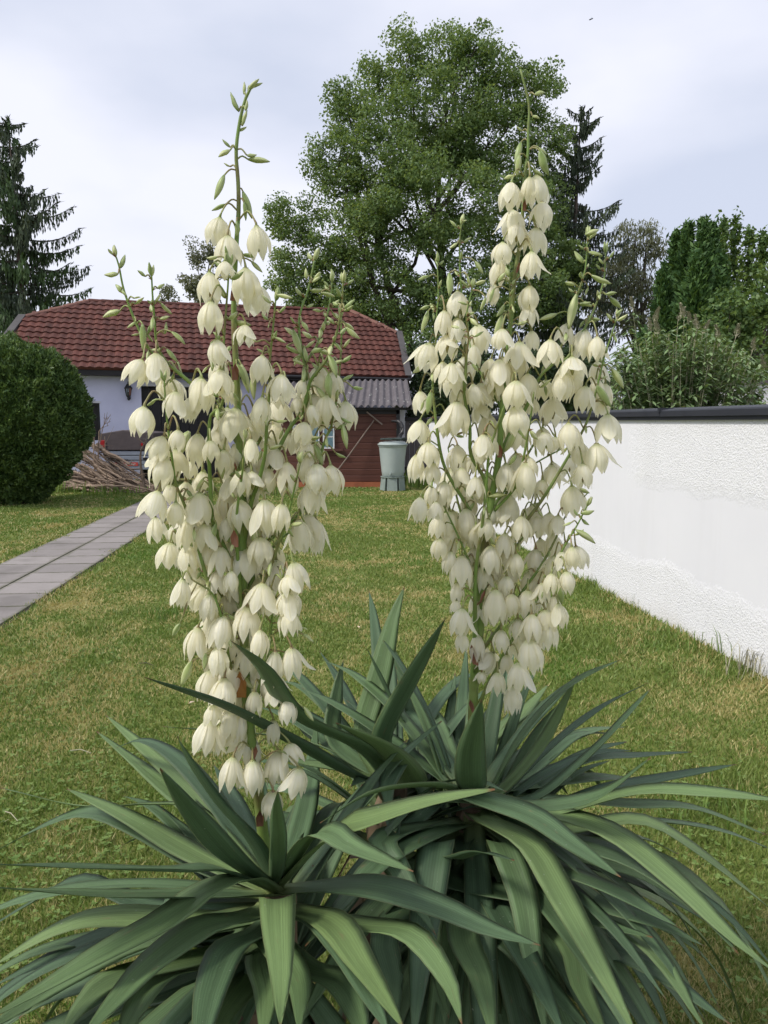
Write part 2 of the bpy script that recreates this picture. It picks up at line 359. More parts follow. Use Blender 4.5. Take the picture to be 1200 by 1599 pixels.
M = dict(
    soil=ground_mat(), grass=grass_mat(), stucco=stucco_mat(),
    slab=slab_mat(),
    joint=plain('path_joint_soil', (0.06, 0.05, 0.035), (0.09, 0.075, 0.05), 20, 0.95),
    cap=plain('coping_metal', (0.018, 0.020, 0.028), (0.030, 0.032, 0.040), 3, 0.5, 0.05, 8),
    shaded=plain('white_render_painted_shade', (0.60, 0.61, 0.80), (0.54, 0.55, 0.74), 2.5, 0.85, 0.2, 80, 0.003),  # white house render; its bluish skylit shade is put into the colour
    tile=tile_mat('red_brown_roof_tile', (0.105, 0.034, 0.024), (0.070, 0.026, 0.020)),
    hiptile=tile_mat('hip_roof_tile', (0.17, 0.085, 0.062), (0.12, 0.055, 0.045)),
    verge=plain('grey_verge_board', (0.095, 0.088, 0.09), (0.065, 0.06, 0.062), 4, 0.75),
    dark=plain('dark_opening', (0.012, 0.011, 0.013), (0.02, 0.018, 0.02), 3, 0.6, 0.0),
    brownplank=plain('brown_shed_plank', (0.115, 0.042, 0.030), (0.085, 0.031, 0.023), 4, 0.6, 0.35, 30, 0.003, rnd=0.16, stretch=(0.4, 4, 6)),
    orange=plain('terracotta_plinth', (0.36, 0.12, 0.055), (0.28, 0.09, 0.045), 6, 0.8),
    fibre=plain('grey_fibre_cement_sheet', (0.135, 0.12, 0.128), (0.085, 0.077, 0.085), 7, 0.85, 0.3, 60, 0.004, stretch=(1.0, 0.5, 1)),
    lichen=plain('pale_lichen', (0.55, 0.55, 0.52), (0.45, 0.46, 0.42), 20, 0.9),
    whitepaint=plain('white_window_paint', (0.74, 0.74, 0.74), (0.66, 0.66, 0.67), 5, 0.5),
    whitepost=plain('white_post_paint', (0.62, 0.62, 0.68), (0.5, 0.5, 0.56), 4, 0.7),
    barrel=plain('grey_green_barrel_plastic', (0.37, 0.42, 0.41), (0.31, 0.365, 0.355), 3, 0.5, 0.1, 20, rnd=0.05),
    stand=plain('grey_green_stand_plastic', (0.25, 0.30, 0.28), (0.19, 0.235, 0.215), 5, 0.6, 0.15, 25),
    black=plain('black_plastic', (0.015, 0.015, 0.017), (0.025, 0.025, 0.027), 5, 0.4, 0.05),
    hose=plain('dark_hose_rubber', (0.035, 0.05, 0.048), (0.06, 0.075, 0.07), 20, 0.45, 0.05),
    oldwood=plain('weathered_wood_handle', (0.22, 0.17, 0.14), (0.15, 0.115, 0.095), 12, 0.8, 0.3, 60, 0.002),
    fencewood=plain('grey_fence_board', (0.13, 0.115, 0.12), (0.085, 0.075, 0.08), 5, 0.85, 0.4, 40, 0.004, rnd=0.2, stretch=(4, 4, 0.5)),
    stick=plain('dead_branch_bark', (0.32, 0.24, 0.18), (0.18, 0.13, 0.10), 9, 0.9, 0.5, 40, 0.006, rnd=0.5),
    bark=plain('grey_brown_bark', (0.085, 0.07, 0.055), (0.05, 0.04, 0.033), 5, 0.9, 0.6, 18, 0.03, stretch=(1, 1, 0.3)),
    sprucebark=plain('spruce_bark', (0.13, 0.10, 0.085), (0.085, 0.066, 0.055), 5, 0.9, 0.6, 18, 0.03, stretch=(1, 1, 0.3)),
    trailer=plain('galvanised_trailer_metal', (0.24, 0.27, 0.33), (0.19, 0.215, 0.27), 4, 0.5, 0.1, 15, spec=0.5),
    tarp=plain('taupe_tarpaulin', (0.085, 0.068, 0.072), (0.062, 0.05, 0.054), 3, 0.75, 0.4, 9, 0.02),
    red=plain('red_lamp_lens', (0.35, 0.018, 0.022), (0.25, 0.012, 0.016), 9, 0.3, 0.0),
    redband=plain('red_sticker', (0.48, 0.075, 0.06), (0.42, 0.06, 0.05), 9, 0.5, 0.0),
    pale=plain('pale_sticker_print', (0.55, 0.42, 0.42), (0.5, 0.38, 0.38), 9, 0.6, 0.0),
    rubber=plain('tyre_rubber', (0.02, 0.02, 0.02), (0.03, 0.03, 0.03), 9, 0.8),
    farwhite=plain('far_white_render', (0.62, 0.61, 0.66), (0.55, 0.54, 0.6), 2, 0.85),
    linden=leaf_mat('broadleaf_foliage', [(0.085, 0.145, 0.050), (0.135, 0.215, 0.075), (0.200, 0.280, 0.115)], 0.38, 0.5, 1.4, big=0.5),
    spruce=leaf_mat('spruce_needles', [(0.038, 0.056, 0.036), (0.056, 0.080, 0.046), (0.078, 0.106, 0.054)], 0.08, 0.6, big=0.5),
    sprucegreen=leaf_mat('spruce_needles_green', [(0.042, 0.078, 0.030), (0.062, 0.110, 0.040), (0.080, 0.135, 0.046)], 0.1, 0.6, big=0.7),  # greener needles for randomly picked boughs
    willow=leaf_mat('grey_green_foliage', [(0.115, 0.135, 0.085), (0.155, 0.175, 0.115), (0.20, 0.215, 0.15)], 0.3, 0.6, 1.2),
    cypress=leaf_mat('cypress_foliage', [(0.036, 0.082, 0.028), (0.056, 0.120, 0.036), (0.10, 0.18, 0.050)], 0.2, 0.6, big=0.9),
    poplar=leaf_mat('poplar_foliage', [(0.068, 0.125, 0.040), (0.098, 0.168, 0.052), (0.150, 0.220, 0.062)], 0.28, 0.5, big=0.7),
    budd=leaf_mat('buddleia_foliage', [(0.115, 0.185, 0.080), (0.175, 0.265, 0.115), (0.25, 0.33, 0.17)], 0.22, 0.6, big=2.5),
    panicle=plain('dry_flower_spike', (0.40, 0.38, 0.27), (0.30, 0.28, 0.19), 30, 0.9),
    yew=leaf_mat('yew_foliage', [(0.038, 0.078, 0.022), (0.066, 0.120, 0.032), (0.135, 0.205, 0.055)], 0.16, 0.5, big=2.5),
    weed=leaf_mat('fresh_weed_leaf', [(0.10, 0.175, 0.035), (0.14, 0.22, 0.05), (0.19, 0.27, 0.075)], 0.25, 0.5, big=3),
    shrubdark=leaf_mat('dark_shrub_foliage', [(0.024, 0.045, 0.018), (0.038, 0.068, 0.026), (0.06, 0.095, 0.035)], 0.15, 0.5, big=2),
    yleaf=yucca_leaf_mat(), petal=petal_mat(), bud=bud_mat(), stem=stem_mat(),
    bract=plain('brown_bract', (0.30, 0.135, 0.085), (0.20, 0.085, 0.06), 25, 0.6, 0.1),
    bractgold=plain('golden_bract', (0.42, 0.21, 0.05), (0.30, 0.12, 0.05), 12, 0.5, 0.1),
    pedicel=plain('pedicel_green', (0.26, 0.34, 0.11), (0.24, 0.15, 0.08), 30, 0.5, 0.0),
    deadleaf=plain('dead_yucca_leaf', (0.20, 0.145, 0.09), (0.12, 0.085, 0.055), 8, 0.8, 0.2),
    insect=plain('dark_insect_body', (0.03, 0.03, 0.045), (0.05, 0.05, 0.07), 60, 0.4, 0.0),
    petfall=plain('fallen_petal', (0.62, 0.50, 0.38), (0.52, 0.4, 0.3), 30, 0.6, 0.0),
)
def glass_mat(name, c, rough=0.08, alpha_c=0.35):
    t = NT(name); b = t.node('BsdfGlossy', Roughness=rough); b.inputs['Color'].default_value = (0.9, 0.93, 1, 1)
    tr = t.node('BsdfTransparent'); tr.inputs['Color'].default_value = (*c, 1)
    fr = t.node('Fresnel', IOR=1.5); x = t.node('MixShader')
    t.l.new(fr.outputs[0], x.inputs[0]); t.l.new(tr.outputs[0], x.inputs[1]); t.l.new(b.outputs[0], x.inputs[2])
    t.l.new(x.outputs[0], t.out.inputs['Surface']); return t.m
M['glass'] = glass_mat('window_glass', (0.85, 0.9, 0.92))
M['curtain'] = plain('pale_blue_curtain', (0.52, 0.68, 0.72), (0.42, 0.60, 0.66), 8, 0.9, 0.1)
# ------------------------------------------------------------------ ground and path
g = MB(); N = 24; ext = 260.0
for i in range(N + 1):
    for j in range(N + 1):
        g.v.append((-ext + 2 * ext * i / N, -60 + 2 * ext * j / N, 0.0)); g.st.append((0, 0, 0))
g.f = [(i * (N + 1) + j, (i + 1) * (N + 1) + j, (i + 1) * (N + 1) + j + 1, i * (N + 1) + j + 1) for i in range(N) for j in range(N)]
g.mi = [0] * len(g.f)
tag(g.build('ground', M['soil']), 'mown lawn with green and straw coloured patches', kind='structure')

c0, c1 = G(0, 923), G(225, 803)
pd = (c1 - c0).normalized(); pr = Vector((pd.y, -pd.x, 0))
PITCHS = 0.502
def path_pt(along, across): return c0 + pd * along + pr * across
S0, S1 = -10, 20
b = MB(); HALF = 0.53
ring = []
for k in range(S0 * 2, S1 * 2 + 1):
    a = k * PITCHS / 2
    ring.append((path_pt(a, -HALF - 0.03 + rng.uniform(-.02, .02)), path_pt(a, HALF + 0.03 + rng.uniform(-.03, .03))))
vs_ = []; fs = []
for l, r in ring: vs_ += [l + Vector((0, 0, .004)), r + Vector((0, 0, .004))]
for i in range(len(ring) - 1): fs.append((2 * i, 2 * i + 1, 2 * i + 3, 2 * i + 2))
b.add(vs_, fs)
path = tag(b.build('garden_path', M['joint']), 'garden path of grey concrete slabs in two rows', kind='structure')
sb = MB(); sb.box((0, 0, 0.012), (0.516, PITCHS - 0.016, 0.016))
slab_me = sb.mesh('paving_slab', M['slab'])
ang = math.atan2(-pd.x, pd.y)
for k in range(S0, S1):
    for sgn in (-1, 1):
        o = link('paving_slab', slab_me, path)
        q = path_pt((k + 0.5) * PITCHS + 0.28, sgn * 0.268)
        o.location = (q.x, q.y, rng.uniform(-.0015, .0025))
        o.rotation_euler = (rng.uniform(-.003, .003), rng.uniform(-.003, .003), ang + rng.uniform(-.004, .004))

# ------------------------------------------------------------------ white boundary wall
wa, wb = G(1200, 1060), G(900, 900)
wd = (wb - wa).normalized(); wnrm = Vector((wd.y, -wd.x, 0))      # to the right, away from the lawn
W0, W1 = wa - wd * 3.6, wa + wd * 11.6
WH = 1.665
bw = thing('boundary_wall', (W0 + W1) / 2, 'white rendered garden wall with rough and smooth patches under black coping', 'wall')
m = MB(); m.hexa([q + wnrm * s + Vector((0, 0, z)) for q in (W0, W1) for s in (0, .22) for z in (-.1, WH)])
m.build('rendered_wall', M['stucco'], bw)
L = (W1 - W0).length; ns = 6; seg = L / ns
for k in range(ns):
    a = W0 + wd * (k * seg + .002); c = W0 + wd * ((k + 1) * seg - .002)
    m = MB(); z = WH + rng.uniform(.0, .004)
    prof = [(-.045, -.028), (-.045, .014), (-.038, .024), (.11, .043), (.258, .024), (.265, .014), (.265, -.028), (.253, -.028), (.253, .008), (-.033, .008), (-.033, -.028)]
    vs_ = [q + wnrm * x + Vector((0, 0, z + y + .004)) for q in (a, c) for x, y in prof]; n = len(prof)
    m.add(vs_, [(i, (i + 1) % n, n + (i + 1) % n, n + i) for i in range(n)] + [tuple(range(n)), tuple(range(2 * n - 1, n - 1, -1))])
    cp = m.build('coping_strip', M['cap'], bw)
    m = MB(); m.box(a + wnrm * .11 + Vector((0, 0, WH + .03)), (.335, .03, .034), Matrix.Rotation(math.atan2(-wd.x, wd.y), 3, 'Z'))
    m.build('joint_cover', M['cap'], cp)
    m = MB(); m.hexa([q - wnrm * (.026 - t) + Vector((0, 0, WH + zz)) for q in (a, c) for t in (0, .024) for zz in (-.05, -.004)])
    m.build('drip_rail', M['cap'], cp)

# ------------------------------------------------------------------ house with red-brown tiled roof
EL, ER, RL = P(-17, 571, 20.0), P(634, 589, 22.9), P(140, 470, 23.8)
hs = (ER - EL).normalized(); hn = hs.cross(RL - EL).normalized(); ht = hn.cross(hs)
if hn.z < 0: hn, ht = -hn, -ht
if ht.z < 0: ht = -ht
def onplane(px, py, o=EL, n=hn):
    d = ray(px, py); return CAMP + d * ((o - CAMP).dot(n) / d.dot(n))
KL, KR, RR = onplane(40, 495), onplane(620, 520), onplane(547, 485)
hb = Vector((-hs.y, hs.x, 0)).normalized()                         # horizontal, to the back of the house
def st2(p): return (p - EL).dot(hs), (p - EL).dot(ht)
def mirr(p): return p + hb * (2 * (RL - p).dot(hb))
house = thing('house', (EL + ER) / 2 * 1.0 - Vector((0, 0, ((EL + ER) / 2).z)), 'lilac garage house with half-hipped red-brown tiled roof', 'house')
poly = [EL, ER, KR, RR, RL, KL]
m = MB(); low = -hn * .07
m.add(poly + [p + low for p in poly], [(0, 1, 2, 3, 4, 5), (11, 10, 9, 8, 7, 6)] + [(i, i + 6, (i + 1) % 6 + 6, (i + 1) % 6) for i in range(6)])
bp = [mirr(EL), mirr(ER), mirr(KR), RR, RL, mirr(KL)]
m.add([p + Vector((0, 0, .0)) for p in bp], [(5, 4, 3, 2, 1, 0)])
m.add([KL, RL, mirr(KL)], [(0, 1, 2)]); m.add([KR, mirr(KR), RR], [(0, 1, 2)])
roof = m.build('roof', M['tile'], house)
# tiles
rows = 13
tmax = st2(RL)[1]; trow = tmax / rows; tw = 0.218
pol2 = [st2(p) for p in poly]
def inside(x, y):
    r = False; j = len(pol2) - 1
    for i in range(len(pol2)):
        xi, yi = pol2[i]; xj, yj = pol2[j]
        if (yi > y) != (yj > y) and x < (xj - xi) * (y - yi) / (yj - yi) + xi: r = not r
        j = i
    return r
def tile_mb():
    xs = [0, .2, .42, .62, .8, 1.0]; hh = [.012, .036, .040, .026, .012, .012]
    v = []
    for y, up in ((-.03, .044), (trow + .01, .004)):
        for x, h in zip(xs, hh): v.append(((x - .5) * tw * 1.0, y, h + up))
    for x in xs: v.append(((x - .5) * tw, -.03, .0))
    k = len(xs)
    f = [(i, i + 1, k + i + 1, k + i) for i in range(k - 1)] + [(i + 1, i, 2 * k + i, 2 * k + i + 1) for i in range(k - 1)]
    return v, f
tv, tf = tile_mb()
tm_ = MB(); tm_.add(tv, tf); tile_me = tm_.mesh('roof_tile', M['tile'])
RM = Matrix((hs, ht, hn)).transposed()
ho = org(house); rest = MB(); spots = []
for r in range(rows):
    y = r * trow
    for c in range(-2, 60):
        x = (c + .5) * tw + (tw * .5 if False else 0)
        if inside(x, y + trow * .45): spots.append((x, y, r))
def tilescore(s):
    q = EL + hs * s[0] + ht * s[1]; px, py, w = proj(q)
    hid = (px < 118 and py > 520 + max(0, (px)) * .55)
    return (px < 8) * 3 + hid * 2 + (290 < px < 430) * .7 + px / 1200
spots.sort(key=tilescore)
for i, (x, y, r) in enumerate(spots):
    q = EL + hs * x + ht * y + hn * rng.uniform(.0, .006)
    rot = RM @ Matrix.Rotation(rng.uniform(-.012, .012), 3, 'Z') @ Matrix.Rotation(rng.uniform(-.012, .012), 3, 'X')
    if i < 300:
        o = link('roof_tile', tile_me, roof); o.matrix_local = Matrix.Translation(q - ho) @ rot.to_4x4()
    else:
        rest.add([q + rot @ Vector(v) for v in tv], tf)
tag(rest.build('roof_tiles', M['tile'], roof), kind='stuff')
def ridge_tiles(a, c, name, mt):
    d = (c - a); n = max(2, int(d.length / .36)); st = d / n; u = d.normalized(); sx = u.cross(Vector((0, 0, 1))).normalized(); up = sx.cross(u)
    for k in range(n):
        m = MB(); p0 = a + st * k; vs_ = []
        for q, rr in ((p0 - u * .02, .125), (p0 + st * 1.05, .105)):
            for j in range(7):
                an = math.pi * j / 6; vs_.append(q + sx * math.cos(an) * rr + up * (math.sin(an) * rr * .75 + rng.uniform(0, .004)) - up * .02)
        m.add(vs_, [(j, j + 1, 8 + j, 7 + j) for j in range(6)] + [tuple(range(6, -1, -1)), tuple(range(7, 14))])
        m.build(name, mt, roof)
ridge_tiles(RL, RR, 'ridge_tile', M['tile']); ridge_tiles(KR, RR, 'hip_tile', M['hiptile']); ridge_tiles(KL, RL, 'hip_tile', M['hiptile'])
for a, c in ((EL, KL), (ER, KR)):
    sg = -1 if a is EL else 1
    m = MB(); m.hexa([q + hs * (sg * t) + hn * z for q in (a - ht * .03, c) for t in ((-.02, .17) if sg > 0 else (-.02, .17)) for z in (-.10, .085)])
    m.build('verge_board', M['verge'], roof)
m = MB(); m.hexa([q + hb * t + Vector((0, 0, z)) for q in (EL, ER) for t in (.02, .05) for z in (-.17, -.03)])
m.build('fascia_board', M['dark'], roof)  # eave board; the shadow below the tiles is put into its near-black colour
m = MB(); m.hexa([q + hb * t + Vector((0, 0, z)) for q in (EL + hs * .1, ER - hs * .1) for t in (.05, .5) for z in (-.17, -.14)])
m.build('soffit', M['dark'], roof)  # eave underside painted near-black for the shadow there
# gutter along the right half of the eave
def lerp(a, c, t): return a + (c - a) * t
m = MB(); m.tube([lerp(EL, ER, t) - hb * .05 + Vector((0, 0, -.07)) for t in (.55, 1.01)], .05, 8); m.build('gutter', M['black'], roof)
# walls
FO = EL + hb * .42 + hs * .22; FO.z = 0
wlen = (ER - EL).length - .44
def onwall(px, py):
    p = onplane(px, py, FO, hb); return (p - FO).dot(hs), p.z
depthb = (mirr(EL) - EL).length - .84
def wallbox(mb, s0, s1, z0, z1, d0=0.0, d1=.3):
    mb.hexa([FO + hs * s + hb * d + Vector((0, 0, z)) for s in (s0, s1) for d in (d0, d1) for z in (z0, z1)])
eavez = lambda s: EL.z + (ER.z - EL.z) * s / wlen - .02
sw1, zw1 = onwall(157, 628); _, zw0 = onwall(157, 686); sw0 = sw1 - 1.25
sd0, zd1 = onwall(222, 600.5); sd1 = sd0 + 2.3
m = MB()
for s0, s1, z0, z1 in ((0, sw0, 0, 0), (sw0, sw1, 0, zw0), (sw0, sw1, zw1, 0), (sw1, sd0, 0, 0), (sd0, sd1, zd1, 0), (sd1, wlen, 0, 0)):
    wallbox(m, s0, s1, z0, z1 or eavez((s0 + s1) / 2) + .12)
wallbox(m, 0, .3, 0, eavez(0) + .1, .302, depthb); wallbox(m, wlen - .3, wlen, 0, eavez(wlen) + .1, .302, depthb); wallbox(m, .302, wlen - .302, 0, eavez(wlen / 2), depthb - .3, depthb)
wall_o = m.build('wall', M['shaded'], house)
for s0, kp, bk in ((.15, KL, EL), (wlen - .15, KR, ER)):      # gable walls up to the half hips
    m = MB(); a = FO + hs * s0 + hb * .3; c = FO + hs * s0 + hb * depthb; zt = kp.z - .25
    inner = (RL - FO).dot(hb); dz = (kp - FO).dot(hb)
    p1 = FO + hs * s0 + hb * (dz + .15); p2 = FO + hs * s0 + hb * (2 * inner - dz - .15)
    vs_ = []
    for k in (-.12, .12): vs_ += [a + hs * k + Vector((0, 0, bk.z)), c + hs * k + Vector((0, 0, bk.z)), p2 + hs * k + Vector((0, 0, zt)), p1 + hs * k + Vector((0, 0, zt))]
    m.add(vs_, [(0, 1, 2, 3), (7, 6, 5, 4), (0, 4, 5, 1), (1, 5, 6, 2), (2, 6, 7, 3), (3, 7, 4, 0)]); m.build('gable', M['shaded'], house)
m = MB()
for s0, s1, z0, z1 in ((sw0, sw0 + .06, zw0, zw1), (sw1 - .06, sw1, zw0, zw1), (sw0 + .06, sw1 - .06, zw1 - .06, zw1), (sw0 + .06, sw1 - .06, zw0, zw0 + .06), ((sw0 + sw1) / 2 - .03, (sw0 + sw1) / 2 + .03, zw0 + .06, zw1 - .06)):
    wallbox(m, s0, s1, z0, z1, .06, .12)
win = m.build('window', M['black'], house)
m = MB(); wallbox(m, sw0 + .02, sw1 - .02, zw0 + .02, zw1 - .02, .14, .16); m.build('pane', M['dark'], win)
m = MB(); wallbox(m, sw0 - .05, sw1 + .03, zw1 + .003, zw1 + .06, -.03, -.002); m.build('window_head', M['whitepost'], house)
m = MB(); npl = 9
door = None  # near-black boards painted in place of the unlit garage interior
for k in range(npl):
    m = MB(); w = (sd1 - sd0) / npl; wallbox(m, sd0 + k * w + .006, sd0 + (k + 1) * w - .006, .02, zd1 - .02, .2 + rng.uniform(0, .01), .26)
    if door is None: door = m.build('unlit_opening', M['dark'], house)
    else: m.build('unlit_opening_board', M['dark'], door)
m = MB(); wallbox(m, sd0 - .08, sd1 + .1, zd1 + .002, zd1 + .13, -.025, -.002); m.build('door_lintel', M['whitepost'], house)

# wall lantern
s_, z_ = onwall(203, 609)
lc = FO + hs * s_ + Vector((0, 0, z_)) - hb * .16
lan = thing('wall_lantern', lc + hb * .16, 'black carriage lantern fixed to the lilac house wall', 'lantern')
m = MB(); m.lathe(lc, [(.02, .21), (.045, .19), (.10, .10), (.12, .085), (.12, .07)], 8); m.lathe(lc, [(.012, .26), (.02, .24), (.012, .21)], 6); m.build('lantern_roof', M['black'], lan)
m = MB(); m.lathe(lc, [(.09, .07), (.06, -.12)], 6, cap=False); m.build('glass_body', M['glass'], lan)
for k in range(6):
    a = math.pi * k / 3; m = MB(); m.tube([lc + Vector((.095 * math.cos(a), .095 * math.sin(a), .075)), lc + Vector((.063 * math.cos(a), .063 * math.sin(a), -.12))], .008, 4); m.build('cage_bar', M['black'], lan)
m = MB(); m.lathe(lc, [(.02, -.25), (.035, -.22), (.03, -.18), (.06, -.15), (.07, -.12)], 8)
m.tube([lc + Vector((0, 0, -.2)), lc + hb * .06 + Vector((0, 0, -.24)), lc + hb * .13 + Vector((0, 0, -.18)), lc + hb * .155 + Vector((0, 0, -.06))], .016, 6)
m.box(lc + hb * .15 + Vector((0, 0, -.12)), (.09, .02, .2)); m.build('bracket', M['black'], lan)

# ------------------------------------------------------------------ brown plank shed
SY = 18.6
sp = lambda px, py, y=SY: P(px, py, y)
SX0, SX1 = sp(425, 700).x, sp(620, 700).x
shed = thing('shed', ((SX0 + SX1) / 2, SY, 0), 'brown plank lean-to shed with corrugated grey roof and curtained window', 'shed')
ztop = sp(600, 640).z
m = MB(); m.hexa([Vector((x, y, z)) for x in (SX0 + .02, SX1 - .02) for y in (SY + .05, 22.2) for z in (.16, ztop - .02)]); m.build('wall', M['brownplank'], shed)
npk = 11; z0 = sp(600, 752.5).z; ph = (ztop - z0) / npk
for k in range(npk):
    m = MB(); z = z0 + k * ph
    prof = [(0.0, 0.004), (-.004, .012), (-.013, ph - .016), (-.006, ph - .004), (.03, ph - .004), (.03, .004)]
    vs_ = [Vector((x, SY + .02 + y, z + zz)) for x in (SX0, SX1) for y, zz in prof]; n = len(prof)
    m.add(vs_, [(i, (i + 1) % n, n + (i + 1) % n, n + i) for i in range(n)] + [tuple(range(n - 1, -1, -1)), tuple(range(n, 2 * n))])
    m.build('plank', M['brownplank'], shed)
m = MB(); m.hexa([Vector((x, y, z)) for x in (SX0 - .02, SX1 + .01) for y in (SY - .02, SY + .25) for z in (-.05, z0 - .003)]); m.build('plinth', M['orange'], shed)
m = MB(); m.hexa([Vector((x, y, z)) for x in (SX1 - .01, SX1 + .075) for y in (SY - .03, SY + .06) for z in (.0, ztop + .02)]); m.build('corner_post', M['black'], shed)
m = MB(); m.hexa([Vector((x, y, z)) for x in (SX0, SX1 + .05) for y in (SY - .03, SY + .004) for z in (ztop - .1, ztop + .03)]); m.build('top_rail', M['dark'], shed)
# window
wx0, wx1, wz0, wz1 = sp(458, 684).x, sp(528, 684).x, sp(500, 700.5).z, sp(500, 663.5).z
sash = (wx1 - wx0) / 3
for k in range(3):
    x0 = wx0 + k * sash; x1 = x0 + sash - .085
    f = MB()
    for a, bb, c, d in ((x0, x0 + .03, wz0, wz1), (x1 - .03, x1, wz0, wz1), (x0 + .03, x1 - .03, wz0, wz0 + .03), (x0 + .03, x1 - .03, wz1 - .03, wz1), (x0 + .03, x1 - .03, (wz0 + wz1) / 2 - .012, (wz0 + wz1) / 2 + .012)):
        f.hexa([Vector((x, y, z)) for x in (a, bb) for y in (SY - .045, SY - .01) for z in (c, d)])
    fo = f.build('window', M['whitepaint'], shed)
    m = MB(); m.add([(x0 + .02, SY - .028, wz0 + .02), (x1 - .02, SY - .028, wz0 + .02), (x1 - .02, SY - .028, wz1 - .02), (x0 + .02, SY - .028, wz1 - .02)], [(0, 1, 2, 3)]); m.build('pane', M['glass'], fo)
    m = MB(); n = 28; vs_ = []
    for i in range(n + 1):
        x = x0 + .015 + (x1 - x0 - .03) * i / n; y = SY - .013 + .007 * math.sin(i * 1.7 + k) * (1 + .3 * math.sin(i))
        vs_ += [(x, y, wz0 + .01), (x, y, wz1 - .01)]
    m.add(vs_, [(2 * i, 2 * i + 2, 2 * i + 3, 2 * i + 1) for i in range(n)]); m.build('curtain', M['curtain'], fo, smooth=True)
m = MB(); m.hexa([Vector((x, y, z)) for x in (wx0 - .05, sp(536, 700).x) for y in (SY - .1, SY + .005) for z in (wz0 - .06, wz0 - .004)]); m.build('window_sill', M['brownplank'], shed)
# corrugated roof
e0, e1 = P(430, 634, 18.3), P(642, 634, 18.3); t0, t1 = P(468, 594, 22.4), P(634, 593.5, 22.4)
e0.x = -2.75; t0.x = -2.75; e0.z = e1.z; t0.z = t1.z; t1.x = e1.x
m = MB(); nw = 20; per = 8; vs_ = []; n = nw * per
rows_ = 9
for r in range(rows_):
    f = r / (rows_ - 1)
    for i in range(n + 1):
        q = lerp(lerp(e0, e1, i / n), lerp(t0, t1, i / n), f); vs_.append(q + Vector((0, 0, .032 * math.cos(2 * math.pi * i / per))))
nb = len(vs_); vs_ += [v - Vector((0, 0, .012)) for v in vs_]
fs = []
for r in range(rows_ - 1):
    for i in range(n):
        a = r * (n + 1) + i; q = (a, a + 1, a + n + 2, a + n + 1); fs += [q, tuple(nb + k for k in reversed(q))]
for i in range(n): fs.append((i + 1, i, nb + i, nb + i + 1))
for e in (0, n):
    for r in range(rows_ - 1): a = r * (n + 1) + e; fs.append((a, a + n + 1, nb + a + n + 1, nb + a) if e == 0 else (a + n + 1, a, nb + a, nb + a + n + 1))
m.add(vs_, fs); roofs = m.build('corrugated_roof', M['fibre'], shed, smooth=True)
m = MB()
for k in range(42):
    i, f = rng.uniform(.45, .99), rng.uniform(.08, .9); q = lerp(lerp(e0, e1, i), lerp(t0, t1, i), f); ph_ = i * nw * 2 * math.pi
    q = q + Vector((0, 0, .032 * math.cos(ph_) + .004)); r = rng.uniform(.008, .022)
    m.add([q + Vector((r * math.cos(a) * rng.uniform(.6, 1.2), r * 1.8 * math.sin(a), r * 1.8 * math.sin(a) * .28 - abs(math.cos(a)) * .003)) for a in [k2 * math.pi / 3 for k2 in range(6)]], [(0, 1, 2, 3, 4, 5)])
tag(m.build('lichen_spots', M['lichen'], roofs), kind='stuff')
m = MB(); m.hexa([Vector((x, y, z)) for x in (e1.x + .002, e1.x + .03) for y in (18.35, 22.3) for z in (0, 0)])
for i, v in enumerate(m.v):
    f = (v[1] - 18.3) / 4.1; zz = e1.z + (t1.z - e1.z) * f; m.v[i] = (v[0], v[1], zz + (.03 if i % 2 else -.1))
m.build('barge_board', M['fencewood'], shed)
m = MB(); m.hexa([Vector((x, y, z)) for x in (e0.x, e1.x) for y in (18.42, 18.5) for z in (e1.z - .09, e1.z - .035)]); m.build('eave_batten', M['dark'], shed)
m = MB(); m.tube([P(549, 633, 18.38), P(549, 638, 18.38), P(550, 641, 18.40)], .012, 5); m.build('roof_hook', M['verge'], shed)

# T-shaped scraper leaning on the shed
ha, hc = P(506, 757, 18.25), P(584.5, 656, 18.55)
rk = thing('lawn_scraper', (ha.x, ha.y, 0), 'long wooden T-shaped scraper leaning diagonally against the brown shed', 'tool')
m = MB(); ha.z = .005; m.tube([ha, lerp(ha, hc, .5) + Vector((.008, 0, -.01)), hc], [.018, .018, .016], 7); m.build('handle', M['oldwood'], rk)
m = MB(); m.beam(P(573, 643, 18.52), P(597.5, 663, 18.52), .035, .04, up=Vector((0, 1, 0))); m.build('crossbar', M['oldwood'], rk)

# rain barrel on its stand
BY = 17.85; bc = P(613.5, 745, BY); zb = .335; pxm = FOC / BY
zr = P(613.5, 694, BY).z; bc.z = 0
std = thing('barrel_stand', bc, 'grey green moulded stand under the rain barrel', 'stand')
m = MB(); r0 = .30
for k in range(6):
    a = math.pi * (k + .45) / 3; a0, a1 = a - .43, a + .43
    pts = []
    for z, rr in ((0, .31), (zb - .02, .275)):
        for aa in (a0, a1):
            for q in (rr - .07, rr): pts.append(bc + Vector((q * math.cos(aa), q * math.sin(aa), z)))
    m.add(pts, [(0, 2, 3, 1), (4, 5, 7, 6), (0, 1, 5, 4), (2, 6, 7, 3), (1, 3, 7, 5), (0, 4, 6, 2)])
m.build('pedestal', M['stand'], std, bevel=.012)
m = MB(); m.lathe(bc, [(.20, zb - .06), (.285, zb - .02), (.285, zb), (.2, zb)], 24); m.build('top_ring', M['stand'], std)
br = thing('rain_barrel', bc + Vector((0, 0, zb)), 'grey green plastic rain barrel with lid beside the brown shed', 'barrel')
m = MB(); m.lathe(bc, [(.235, zb + .002), (.25, zb + .02), (.262, zb + .12), (.318, zr - .09), (.322, zr - .06), (.335, zr - .05), (.335, zr - .02)], 32); m.build('barrel_body', M['barrel'], br, smooth=True)
